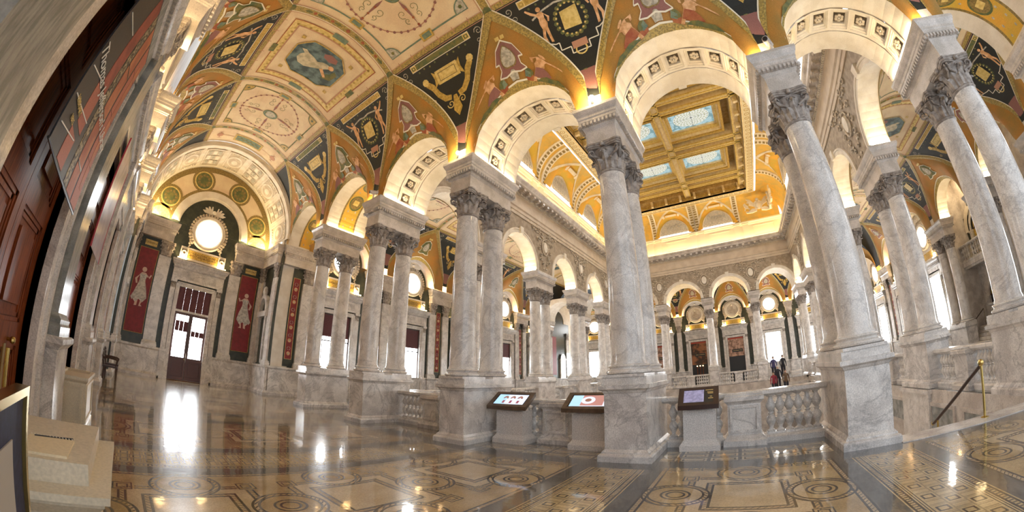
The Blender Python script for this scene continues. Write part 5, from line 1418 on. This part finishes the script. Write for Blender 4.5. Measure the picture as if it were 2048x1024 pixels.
# stair alcove behind the east columns
al = empty('wall_alcove', kind='structure'); YA = YEW-1.75; xa0, xa1 = XP+BX, XP+BX*3
mb = MB(); mb.box(xa0-1, xa1, YA-.3, YA, -.1, 11.5, WARMM); mb.box(xa0-.3, xa0, YA, YEW, -.1, 11.5, WARMM); mb.box(xa1-.05, xa1+.25, YA, YEW, -.1, 11.5, WARMM); mb.box(xa0-1, xa1, YA, YEW, 9.6, 9.8, ORANGEH); mb.build('masonry', al)
XA = 20.55
TA = fr(XA, YA, 0)
mb = MB(TA); mb.box(-1.6, 3.2, .01, .03, 1.3, 4.2, WHITE); mb.box(-1.6, 3.2, .01, .03, 4.6, 7.0, GREEN); mb.build('wall_field', al)
for z0, zc in ((1.1, 2.5), (4.9, 6.15)):
    mb = MB(TA); mb.box(-.75, .75, .03, .05, z0, zc, BLACKM if zc < 4 else GOLD)
    arcf(mb, 0, .75, .05, zc, BLACKM); arcf(mb, .55, .66, .06, zc, GOLD); mb.box(-.75, .75, .05, .07, zc-.02, zc+.06, WOODD)
    mb.build('dark_archway', al)
    mb = MB(TA); arcf(mb, .78, 1.0, .12, zc, WHITE); arcf(mb, 1.15, 1.5, .10, zc, CREAM) if zc > 4 else None
    for sg in (-1, 1): x0, x1 = sorted((sg*.78, sg*1.06)); mb.box(x0, x1, 0, .16, z0, zc, WHITE); mb.box(x0-.05, x1+.05, 0, .2, zc-.1, zc, WHITE)
    mb.build('archway_frame', al)
mb = MB(TA); mb.box(-1.9, 3.0, 0, 1.0, 4.30, 4.50, WHITE); mb.box(-1.8, 2.9, 0, .9, 4.18, 4.30, WHITE); mb.build('balcony_slab', al)
b1 = balustrade(XA+.55, YA+.82, 0, 4.9, 'upper balcony balustrade below the dark arched window on the right', 9, grp='balcony balustrade', ped=False); b1.location.z = 4.50
b2 = balustrade(XA, YA+.26, 0, 1.5, 'tiny balustrade inside the lower dark archway above the small stair', 3, grp='balcony balustrade', ped=False); b2.location.z = 1.12
s3 = empty('marble_stair', label='small upper stair with handrail seen past the right hand columns', cat='stairs')
tm2 = MB(); tm2.box(-1.9, 1.9, -.17, .17, -.17, 0, WHITE); tmm = tm2.mesh('step')
for i in range(6): place(tmm, 'step', s3, (XA, YEW-.1-.20*i, .18*(i+1)))
mb = MB(); mb.tube([(XA+1.5, YEW-.0, .95), (XA+1.5, YEW-1.5, 1.95)], .035, WOODD, 6); mb.tube([(XA+1.5, YEW, 0), (XA+1.5, YEW, .95)], .025, BRASS, 6); mb.tube([(XA+1.5, YEW-1.5, 1.1), (XA+1.5, YEW-1.5, 1.95)], .025, BRASS, 6); mb.build('stair_handrail', s3)
area('alcove_light', (XA, YEW-.9, 9.4), 2, 1, 30, (1, .8, .5), up=False)
# ---- north wall
wn = empty('wall_north', kind='structure')
mb = MB(); mb.box(XNW, XNW+.3, YEW-.5, YW+.5, -.1, 11.5, CREAM); mb.build('masonry', wn)
POST1 = mat('orange_poster_print', (.34, .13, .05), .5, var=(.05, .025, .015), vscale=1.6, vdetail=8, vlo=.42, vhi=.56, grain=.2)
POST2 = mat('sepia_poster_print', (.55, .34, .25), .5, var=(.22, .12, .08), vscale=3.5, vdetail=8, vlo=.42, vhi=.6, grain=.2)
ny_ = [(YP['A']+1.95, 'open', False), ((YP['A']+YP['B'])/2, 'open', False), ((YP['B']+YP['C'])/2, 'poster0', True), ((YP['C']+YP['D'])/2, 'poster1', True), ((YP['D']+YP['E'])/2, 'poster2', True),
       ((YP['E']+YP['F'])/2, 'open', False), (YP['F']-1.95, 'open', False), (YP['F']-5.85, 'open', False)]
for yc, gl, med in ny_:
    T = fr(XNW, yc, pi/2)
    bay_wall(wn, T, BY/2, gl, [], medal=med, glow=12, ocm=WIN2)
    T0 = fr(XNW, yc-1.95, pi/2); pilaster(wn, T0, 0, .50, .16, m=WHITE); impost(wn, T0, 0, .48, .3); dado(wn, T0, -.45, .45, .26)
    if gl.startswith('poster'):
        k = int(gl[-1]); lab = ('partly hidden red topped exhibit banner in the far doorway behind the column', 'brown orange exhibit poster filling a far doorway with three lamps below', 'sepia exhibit poster above a black opening in a far doorway')[k]
        o = empty('exhibit_banner', label=lab, cat='poster', group='exhibit posters in the far doorways'); m = (POST2, POST1, POST2)[k]
        mb = MB(T); mb.box(-.82, .82, .02, .05, 0, 4.28, BLACKM); mb.build('dark_opening', o)
        mb = MB(T); zlo = (1.2, 1.9, 2.35)[k]; mb.box(-.80, .80, .06, .075, zlo, 4.1, m); mb.box(-.80, .80, .06, .08, 4.1, 4.25, mat('red_poster_edge', (.42, .06, .03), .5)); pr = mb.build('printed_sheet', o)
        mb = MB(T); mb.box(-.65, .45, .076, .082, 2.75, 3.05, BLACKM); mb.build('title_bar', pr); label_text(('EARLY AMERICAS', 'EARLY AMERICAS', 'EXPLORING THE')[k], pr, T, -.1, 2.9, .12, LETG, .085)
        if k == 1:
            mb = MB(T)
            for q in (-.3, 0, .3): mb.ball((q, .1, 1.75), .05, BULBS, 6); mb.box(q-.03, q+.03, .06, .1, .3, 1.7, WOOD)
            mb.build('poster_lamp', o)
mb = MB(fr(XNW, -2.4, pi/2)); mb.box(-.22, .22, .1, .13, 1.5, 2.0, BLACKM); mb.box(-.16, .16, .13, .135, 1.56, 1.94, PAPER); tag(mb.build('small_framed_sign'), 'small black framed white notice on the far wall right of the black poster doorway', 'sign')

# ---- south wall beside the camera
ws = empty('wall_south', kind='structure')
D1, D2 = 3.82, 7.72
def south_bay(yc, ow, door=True):
    T = fr(XS, yc, -pi/2)
    mb = MB(T); H = 4.35
    for sg in (-1, 1): x0, x1 = sorted((sg*ow, sg*1.95)); mb.box(x0, x1, -.5, 0, 0, 11.5, CREAM)
    mb.box(-ow, ow, -.5, 0, H, 11.5, CREAM); mb.build('masonry', ws)
    mb = MB(T)
    for sg in (-1, 1):
        x0, x1 = sorted((sg*ow, sg*(ow+.30))); mb.box(x0, x1, -.2, .10, 0, H+.25, WHITE); x0, x1 = sorted((sg*(ow+.2), sg*(ow+.30))); mb.box(x0, x1, .10, .15, 0, H+.25, WHITE)
    mb.box(-ow-.3, ow+.3, -.2, .10, H, H+.28, WHITE); mb.box(-ow-.3, ow+.3, .1, .15, H+.2, H+.28, WHITE)
    mb.box(-ow-.3, ow+.3, 0, .14, H+.28, 5.12, GREYM)
    mb.rect(0, .07, ow+.3, .07, [(.0,5.10),(.03,5.14),(.03,5.22),(.06,5.26),(.10,5.30),(.12,5.36),(.16,5.42),(.16,5.48),(.0,5.50)], WHITE)
    for i in range(36): q = -ow-.34 + 2*(ow+.34)*i/35; mb.box(q-.022, q+.022, .16, .23, 5.14, 5.22, WHITE)
    mb.build('doorcase', ws)
    lunette_bg(ws, T, 1.4, z0=5.3); oculus(ws, T, CREAMD, medal=True)
    tablet(ws, T, glow=10)
    if door: wood_door(fr(XS-.16, yc, -pi/2), ow, H)
    return T
for yc, ow in ((D1, 1.18), (D2, 1.18), (11.62, 1.0), (15.52, 1.0)): south_bay(yc, ow)
mb = MB(fr(XS, 1.3, -pi/2)); mb.box(-.57, .8, -.5, 0.10, 0, 11.5, WARMM); mb.build('masonry', ws)
for y in (D1+1.95, D2+1.95, 11.62+1.95, 15.52+1.95, D1-1.95):
    T = fr(XS, y, -pi/2)
    if y > 3: dado(ws, T, -.42, .42, .30)
    pilaster(ws, T, 0, .66, .22, m=GREYM if y < 6 else WHITE); impost(ws, T, 0, .55, .44)
# near vault edge beam over the wall
# ---- hall-side lights on the imposts (real lamps hidden on the ledges, plus added rib fill)
def glow_pair(x, y, along_x=True, p=26, z=7.075, wy=.485, lx=1.75):
    for sg in (-1, 1):
        if along_x == 'wall': area('impost_lamp', (x, y + sg*0, z), 1.9, .12, p*.5, (1, .76, .44))
        elif along_x: area('impost_lamp', (x, y+sg*wy, z), lx, .06, p*.62, (1, .78, .46))
        else: area('impost_lamp', (x+sg*wy, y, z), .06, lx, p*.62, (1, .78, .46))
for k in 'ABCDEF': glow_pair(XP, YP[k])
for k in range(1, 6):
    [area('impost_lamp', (XP+BX*k+sg*1.03, yy, 7.075), .06, .7, 14, (1, .78, .46)) for sg in (-1, 1) for yy in (YB, YF)]
    [area('impost_lamp', (XP+BX*k, yy, 7.09), 1.8, .25, 42, (1, .76, .44)) for yy in (YW-.28, YEW+.28)]
for k in 'CDE': glow_pair(XN, YP[k], p=24)
for k in 'ABCDEF': area('impost_lamp', (XNW-.25, YP[k], 7.09), .25, .8, 24, (1, .74, .40))
for y in (D1+1.95, D2+1.95, 13.57): area('impost_lamp', (-.98, y, 7.09), .35, .9, 16, (1, .74, .40))
for x in (-.35, 5.6): area('impost_lamp', (x, YEND-.35, 7.12), .6, .35, 22, (1, .78, .42))
for x in (.6, 4.6): area('impost_lamp', (x, YEND-.25, 7.12), .5, .2, 12, (1, .78, .42))
[area('impost_lamp', (XP+BX*k+sg*1.03, YE2, 7.075), .06, .7, 14, (1, .78, .46)) for sg in (-1, 1) for k in (2, 3)]
for k in 'ABCDEF': area('rib_glow_fill', (5.99, YP[k]+.25, 7.08), .10, .3, 3, WARM)  # added fill lights at every pier, put in for glow on the vault ribs
# ------------------------------------------------------------------ objects near the camera
def kiosk(x, y, wd, label, sm, tilt=.3, wm=WOODG, dep=.55, slab=1.04):
    o = empty('touchscreen_kiosk', (x, y, 0), -pi/2 + 0, label=label, cat='kiosk', group='touchscreen kiosks along the balustrade')
    # local: x along the front, y out of the front (towards the corridor) after the rotation
    o.rotation_euler = (0, 0, pi/2)
    h = wd/2
    mb = MB(); mb.rect(0, 0, h-.07, dep/2-.07, [(.07,0),(.07,.10),(.05,.13),(.02,.17),(0,.2),(0,.74)], KIOSKM); mb.build('body', o)
    mb = MB(); mb.box(-h+.13, h-.13, -dep/2+.13, dep/2-.13, .74, .80, KIOSKM); mb.build('neck', o)
    zf, zb, yf, yb = .84, 1.14, dep/2+.08, -dep/2+.18; s = slab/2
    mb = MB(); P = lambda a, b, c: (a, yf+(yb-yf)*b, zf+(zb-zf)*b + c)
    def pl(x0, x1, b0, b1, c0, c1, m):
        q = [P(x0,b0,c0), P(x1,b0,c0), P(x1,b1,c0), P(x0,b1,c0), P(x0,b0,c1), P(x1,b0,c1), P(x1,b1,c1), P(x0,b1,c1)]
        i = [mb.av(k) for k in q]
        for f_ in ((0,3,2,1),(4,5,6,7),(0,1,5,4),(1,2,6,5),(2,3,7,6),(3,0,4,7)): mb.idx([i[j] for j in f_], m)
    mb.v.clear(); pl(-s, s, 0, 1, -.07, -.005, wm)
    pl(-s, s, 0, .13, -.005, .012, wm); pl(-s, s, .87, 1, -.005, .012, wm); pl(-s, -s+.10, .13, .87, -.005, .012, wm); pl(s-.10, s, .13, .87, -.005, .012, wm)
    top = mb.build('tilted_top', o)
    mb = MB(); pl(-s+.10, s-.10, .13, .87, -.003, .0, BLACKM); scr = mb.build('screen_bezel', top)
    mb = MB()
    if sm == 0:
        A_, B_, D_ = mat('screen_blue', (.3,.5,.7), .3, emit=(.42,.70,.92), estr=.5), mat('screen_pale', (.5,.55,.7), .3, emit=(.72,.78,.95), estr=.5), mat('screen_brown', (.3,.15,.1), .3, emit=(.30,.14,.10), estr=.4)
        pl(-s+.13, s-.13, .18, .83, .001, .003, B_); pl(s-.40, s-.13, .18, .83, .004, .005, A_)
        for k in range(3):
            cx_ = -.22+.19*k; P_ = [P(cx_+.07*cos(t), .55+.18*sin(t), .006) for t in [pi*i/8 for i in range(9)]]
            mb.face(P_ + [P(cx_-.035, .55, .006), P(cx_, .62, .006), P(cx_+.035, .55, .006)], D_); pl(cx_-.03, cx_+.03, .24, .42, .005, .006, mat('screen_maroon', (.3,.1,.1), .3, emit=(.30,.07,.10), estr=.4))
    elif sm == 1:
        A_, R2 = mat('screen_blue', (.3,.5,.7)), mat('screen_rose', (.5,.3,.3), .3, emit=(.50,.22,.20), estr=.4)
        pl(-s+.13, s-.13, .18, .83, .001, .003, MATS['screen_pale']); pl(s-.36, s-.13, .18, .83, .004, .005, A_); pl(-s+.2, s-.36, .22, .83, .004, .005, R2)
        mb.face([P(.02+.15*cos(2*pi*i/18), .53+.22*sin(2*pi*i/18), .006) for i in range(18)], MATS['screen_pale']); mb.face([P(.02+.07*cos(2*pi*i/14), .53+.10*sin(2*pi*i/14), .008) for i in range(14)], MATS['screen_brown'])
    else:
        A_ = mat('dim_lilac_screen', (.25,.23,.35), .3, var=(.10,.10,.18), vscale=14, emit=None); 
        pl(-.10, s-.08, .2, .86, .001, .003, mat('lilac_display', (.3,.28,.42), .25, var=(.14,.13,.2), vscale=16, grain=.2, emit=(.16,.15,.24), estr=.6))
        for k, (w_, b_) in enumerate(((.10,.82),(.07,.70),(.06,.63),(.02,.45),(.05,.36))): pl(-s*.62-w_, -s*.62+w_, b_, b_+.035, .001, .003, LETG)
    mb.build('display', scr)
    return o
kiosk(7.155, 4.76, .84, 'first touchscreen kiosk with three arches on its screen beside the veined pedestal', 0)
kiosk(7.155, 2.88, .84, 'touchscreen kiosk with a round rose design partly hidden behind the tall pier', 1)
kiosk(7.21, .74, .74, 'grey kiosk with a dark reddish wooden panel and dim lilac display', 2, wm=WOODD, dep=.42, slab=.74)
# brass handrail
hr = empty('brass_handrail', (6.30, -4.12, 0), label='brass handrail with dark grip rail descending into the stair opening', cat='handrail')
mb = MB(); mb.tube([(0, 0, 0), (0, 0, .80)], .022, BRASS, 10); mb.lathe(0, 0, [(.07, 0), (.07, .02), (.03, .03)], BRASS, 14); mb.build('post', hr)
mb = MB(); mb.ball((0, 0, .84), .055, BRASS, 12); mb.build('ball_finial', hr)
mb = MB(); mb.tube([(.02, 0, .80), (.4, 0, .60), (1.9, 0, -.28), (1.98, 0, -.31)], .032, WOODD, 10); mb.build('grip_rail', hr)
mb = MB(); mb.tube([(1.75, 0, -.22), (1.75, 0, -1.0)], .022, BRASS, 8); mb.ball((1.98, 0, -.31), .04, BRASS, 8); mb.build('lower_post', hr)
# bulbs and security cameras on the imposts
for k, nm in (('C', 'bare lit bulb on the ledge above the pier beside the first kiosk'), ('D', 'glaring bare bulb on the ledge of the tallest middle pier')):
    o = empty('bare_bulb', (5.97, YP[k]+.03, 7.05), label=nm, cat='lamp')
    mb = MB(); mb.lathe(0, 0, [(.03, 0), (.03, .12), (.022, .14)], BLACKM, 8); mb.build('socket', o)
    mb = MB(); mb.ball((0, 0, .21), .075 if k == 'D' else .055, BULB, 10); mb.build('glass_bulb', o)
    d = bpy.data.lights.new('bulb_light', 'POINT'); d.energy = 16 if k == 'C' else 26; d.color = (1, .76, .42); d.shadow_soft_size = .1
    l = bpy.data.objects.new('bulb_light', d); C.objects.link(l); l.location = (5.85, YP[k]+.03, 7.30)
for k, nm in (('E', 'white security camera on the ledge above the large bright pier'), ('B', 'small white security camera on the ledge above the pier left of the coffered arches')):
    o = empty('security_camera', (5.98, YP[k]-.05, 7.05), label=nm, cat='camera')
    mb = MB(); mb.lathe(0, 0, [(.035, 0), (.03, .16)], CREAM, 10); mb.build('bracket', o)
    mb = MB(); mb.tube([(.13, -.06, .25), (-.13, .06, .22)], .075, WHITE, 14); mb.build('housing', o)
    mb = MB(); mb.tube([(-.128, .06, .22), (-.145, .066, .218)], .055, BLACKM, 14); mb.build('lens', o)
# hanging banner over the first door: flat printed cloth, parallel to the wall
XBN = -1.0
o = empty('hanging_banner', (XBN, 3.8, 2.6), label='long dark banner of red book spines with white script hung over the near door', cat='banner')
TB = lambda a, b, c: (XBN+b, a, c)
CLOTH = mat('black_banner_cloth', (.022, .022, .028), .5, grain=.3)
BK = [mat('red_book_print', (.36, .07, .045), .55, var=(.22, .04, .03), vscale=4, grain=.15), mat('orange_book_print', (.55, .20, .09), .55, var=(.38, .10, .05), vscale=3, grain=.15),
      mat('speckled_book_print', (.40, .33, .20), .55, var=(.04, .03, .02), vscale=30, vlo=.45, vhi=.55), mat('brick_book_print', (.42, .12, .08), .55, grain=.15), BLACKM]
y0b, y1b, z0b, z1b = 2.93, 4.75, 2.58, 4.62
mb = MB(TB); mb.box(y0b-3.8+3.8, y1b, 0, .015, z0b, z1b, CLOTH); mb.build('cloth', o).parent = o
cl = [c for c in bpy.data.objects if c.parent == o][-1]; cl.location = (-XBN, -3.8, -2.6)
def bprint(poly, m, d=.018):
    p = MB(TB); p.prism([(a, b_) for a, b_ in poly], .015, d, m); q = p.build('printed_motif', cl); return q
H_ = z1b - z0b; Wd = y1b - y0b
def brow(a, b_, k, u=0.0, v=1.0, d=.018): bprint([(y0b+Wd*a, z0b+H_*u+.02), (y0b+Wd*b_, z0b+H_*u+.02), (y0b+Wd*b_, z0b+H_*v-.02), (y0b+Wd*a, z0b+H_*v-.02)], BK[k], d)
brow(.20, .36, 3, 0, .16); brow(.30, .46, 0, .42, 1); brow(.24, .40, 3, .18, .40); brow(.48, .57, 2); brow(.60, .76, 1); brow(.79, .985, 3); brow(.88, .94, 1, .1, .9, .02)
for z_ in (.14, .42, .70): brow(.60, .76, 4, z_, z_+.03, .021); brow(.79, .985, 4, z_+.1, z_+.12, .021)
for z_ in (.20, .55, .80): brow(.50, .55, 4, z_, z_+.06, .021)
for z_, l_ in ((.16, .62), (.40, .75), (.66, .4), (1.25, .5)): bprint([(y0b+.05, z0b+z_), (y0b+l_, z0b+z_+.12), (y0b+l_, z0b+z_+.132), (y0b+.05, z0b+z_+.012)], LETW, .022)
TBT = fr(XBN, 0, -pi/2)   # text frame: local x = -world y
def btext(s_, y, z, size, m, shear=0.0): 
    t = label_text(s_, cl, TBT, -y, z, size, m, .024, shear=shear); return t
btext("Thomas Jefferson's Library", y0b+Wd*.53, z0b+.83, .185, LETW, .45)
btext('LIBRARY', y0b+.27, z0b+.42, .08, LETG); btext('1815', y0b+.27, z0b+.30, .07, LETG); 
mb = MB(TB); mb.tube([(y0b-.02, .008, z0b), (y1b+.02, .008, z0b)], .012, BLACKM, 6); rd = mb.build('banner_rod', o); rd.location = (-XBN, -3.8, -2.6)
mb = MB(TB); mb.tube([(y0b-.02, .008, z1b), (y1b+.02, .008, z1b)], .012, BLACKM, 6); rd = mb.build('banner_rod', o); rd.location = (-XBN, -3.8, -2.6)
o = empty('hanging_banner', (-1.0, 7.75, 2.7), label='pale glossy exhibit banner hanging over the second door further along the wall', cat='banner')
mb = MB(); mb.box(0, .012, -.80, .85, 0, 1.9, mat('pale_banner_cloth', (.55, .52, .60), .15, var=(.42, .38, .46), vscale=3)); mb.build('cloth', o)
mb = MB(); mb.box(-.005, .02, .85, .88, 0, 1.9, mat('red_banner_hem', (.45, .04, .06), .5)); mb.build('hem', o); mb = MB(); mb.box(-.005, .02, -.83, -.80, 0, 1.9, MATS['red_banner_hem']); mb.build('hem', o)
# white display stand by the wall
o = empty('display_stand', (-.87, 7.25, 0), label='low cream panelled display stand against the wall beyond the podium', cat='stand')
mb = MB(); mb.rect(0, 0, .24, .58, [(.02,0),(.02,.08),(0,.1),(0,.72),(.02,.74),(.03,.76),(.03,.80),(.0,.80),(-.03,.80),(-.03,.76)], CREAMB, True, True); mb.build('box', o)
mb = MB()
for y0, y1, z0, z1 in ((-.52,.52,.14,.18),(-.52,.52,.66,.70),(-.52,-.48,.18,.66),(.48,.52,.18,.66)): mb.box(.24, .26, y0, y1, z0, z1, CREAMB)
for x0, x1, z0, z1 in ((-.2,.2,.14,.18),(-.2,.2,.66,.70),(-.2,-.16,.18,.66),(.16,.2,.18,.66)): mb.box(x0, x1, -.60, -.58, z0, z1, CREAMB)
mb.build('raised_panel', o)
# podium with an upper block, booklet and pencil
o = empty('podium', (-.40, 2.55, 0), label='cream stepped podium in the lower corner holding an open booklet', cat='podium')
mb = MB(); mb.rect(0, 0, .24, .38, [(.05,0),(.05,.1),(0,.13),(0,.62),(.02,.64),(.04,.67),(.06,.70)], CREAMB); mb.build('body', o)
mb = MB(); mb.box(-.33, .33, -.62, .47, .765, .80, CREAMB); mb.rect(0, -.07, .27, .46, [(0,.70),(.03,.73),(.03,.765)], CREAMB); mb.build('lower_top', o)
mb = MB(); mb.box(-.33, .227, -.48, .40, .80, .90, CREAMB); mb.build('upper_block', o)
o = empty('booklet', (-.36, 2.32, .90), label='spiral bound booklet lying on top of the podium', cat='booklet')
mb = MB(); mb.box(-.17, .08, -.20, .12, 0.0, .012, PAPER); mb.build('pages', o)
mb = MB()
for i in range(14): mb.tube([(-.16+.0175*i, .115, .002), (-.16+.0175*i, .130, .012), (-.16+.0175*i, .115, .018)], .003, WHITEP, 4)
mb.build('spiral_binding', o)
mb = MB(); mb.tube([(-.50, 2.42, .912), (-.29, 2.465, .912)], .006, BLACKM, 6); o = mb.build('black_pen'); tag(o, 'black pen lying across the podium top behind the booklet', 'pen')
# sign frame at the bottom left
o = empty('sign_stand', (-.30, .95, 0), label='brass framed navy notice board cut off by the left edge of the photo', cat='sign')
mb = MB(); mb.box(-.012, 0, -.35, .33, .62, 1.31, NAVY); mb.build('board', o)
mb = MB()
for y0, y1, z0, z1 in ((-.37,.345,1.29,1.313),(-.37,.345,.60,.623),(-.37,-.347,.623,1.29),(.322,.345,.623,1.29)): mb.box(-.03, .012, y0, y1, z0, z1, BRASS)
mb.build('brass_frame', o)
mb = MB(); mb.box(0, .004, -.30, .20, .70, 1.20, mat('grey_notice_paper', (.50, .48, .46), .6)); mb.build('notice_sheet', o)
mb = MB(); mb.tube([(0, 0, 0), (0, 0, .62)], .02, BRASS, 10); mb.lathe(0, 0, [(.17, 0), (.17, .02), (.03, .04)], BRASS, 20); mb.build('stem', o)
# dark armchairs along the wall
def chair(y, label):
    o = empty('armchair', (-.66, y, 0), 0, label=label, cat='chair', group='dark wooden armchairs along the wall')
    lg = MB(); lg.tube([(0, 0, 0), (0, 0, .42)], [.018, .026], WOODD, 6); lm = lg.mesh('leg')
    for x in (-.22, .22):
        for y_ in (-.22, .22): place(lm, 'leg', o, (x, y_, 0))
    mb = MB(); mb.box(-.26, .26, -.26, .26, .42, .47, WOODD); mb.build('seat', o)
    for y_ in (-.22, .22):
        mb = MB(); mb.tube([(-.24, y_, .45), (-.28, y_, .75), (-.32, y_, 1.02)], .022, WOODD, 6); mb.build('back_post', o)
        mb = MB(); mb.tube([(-.27, y_, .70), (-.05, y_, .72), (.18, y_, .70), (.26, y_, .66), (.24, y_, .60)], .022, WOODD, 6); mb.tube([(.2, y_, .45), (.22, y_, .68)], .018, WOODD, 6); mb.build('armrest', o)
    for z in (.62, .76, .90, 1.0): 
        mb = MB(); mb.box(-.33+.1*(1-z), -.30+.1*(1-z), -.22, .22, z-.025, z+.025, WOODD); mb.build('back_rail', o)
chair(15.2, 'nearer dark wooden armchair standing along the left wall'); chair(16.4, 'second dark wooden armchair further along the left wall')
# people on the far stair
def person(x, y, z, h, yaw, label, top, legs, hair, bag=None, bend=0.0):
    o = empty('person', (x, y, z), yaw, label=label, cat='person', group='group of visitors at the far stair')
    k = h/1.75
    J = [(0,0,.93),(0,0,1.10),(0+bend*.2,0,1.32),(bend*.35,0,1.47),(bend*.4,0,1.56), (0,.10,.90),(.02,.11,.50),(0,.12,.08),(.12,.12,.03), (0,-.10,.90),(-.03,-.11,.50),(-.04,-.12,.08),(.09,-.12,.03),
         (bend*.3,.20,1.42),(.02+bend*.3,.26,1.14),(.14+bend*.4,.24,.92),(.18+bend*.4,.24,.84), (bend*.3,-.20,1.42),(.02+bend*.3,-.26,1.14),(.14+bend*.4,-.24,.92),(.18+bend*.4,-.24,.84)]
    Ed = [(0,1),(1,2),(2,3),(3,4),(0,5),(5,6),(6,7),(7,8),(0,9),(9,10),(10,11),(11,12),(3,13),(13,14),(14,15),(15,16),(3,17),(17,18),(18,19),(19,20)]
    Rd = [.15,.14,.16,.10,.055,.095,.07,.05,.045,.095,.07,.05,.045,.07,.05,.035,.03,.07,.05,.035,.03]
    me = bpy.data.meshes.new('body'); me.from_pydata([(a*k, b*k, c*k) for a, b, c in J], Ed, [])
    b_ = bpy.data.objects.new('body', me); C.objects.link(b_); b_.parent = o; me.materials.append(top)
    sk_ = b_.modifiers.new('skin', 'SKIN')
    for v_, r in zip(me.skin_vertices[0].data, Rd): v_.radius = (r*k, r*k)
    me.skin_vertices[0].data[0].use_root = True
    b_.modifiers.new('sub', 'SUBSURF').levels = 1; b_.modifiers['sub'].render_levels = 1
    mb = MB(); hx_ = bend*.45*k; mb.ball((hx_, 0, 1.66*k), .105*k, SKINR, 12, (1, .85, 1.15)); mb.ball((hx_+.11*k, 0, 1.65*k), .02*k, SKINR, 6)
    for q in (-1, 1): mb.ball((hx_+.09*k, q*.035*k, 1.68*k), .012*k, BLACKM, 6); mb.ball((hx_, q*.092*k, 1.66*k), .022*k, SKINR, 6)
    mb.build('head', o, 60)
    mb = MB(); mb.ball((hx_-.02*k, 0, 1.70*k), .112*k, hair, 12, (1, .95, 1.05)); mb.build('hair', o, 60)
    mb = MB()
    for q in (-1, 1): mb.lathe(0, q*.105*k, [(.10*k,.92*k),(.085*k,.5*k),(.075*k,.06*k)], legs, 10)
    mb.build('trousers', o, 60)
    if bag:
        pass
SKINR = mat('skin', (.62, .38, .28), .5); DK = mat('dark_coat', (.03, .03, .04), .7); BL = mat('blue_jacket', (.07, .06, .16), .7); RDc = mat('red_shirt', (.30, .03, .05), .7); BRc = mat('brown_coat', (.16, .10, .06), .8); GH = mat('grey_hair', (.5, .48, .46), .7); BH = mat('brown_hair', (.06, .035, .02), .6); JE = mat('dark_trousers', (.03, .03, .045), .8)
person(33.2, -3.05, 0, 1.74, pi, 'standing visitor in dark purple coat, left of the two at the back', BL, JE, BH)
person(33.3, -3.85, 0, 1.76, pi+.2, 'standing visitor in a dark jacket, right of the two at the back', DK, JE, BH)
person(29.68, -2.65, -1.02, 1.6, pi-.3, 'visitor in a red top lower on the stair in front of the group', RDc, JE, BH)
person(30.30, -3.05, -.68, 1.66, pi, 'grey haired visitor in black climbing the far stair, head bowed', DK, JE, GH, bend=.3)
person(29.68, -3.55, -1.02, 1.66, pi+.1, 'visitor wearing a brown coat at right end of the group on the stair', BRc, JE, BH)
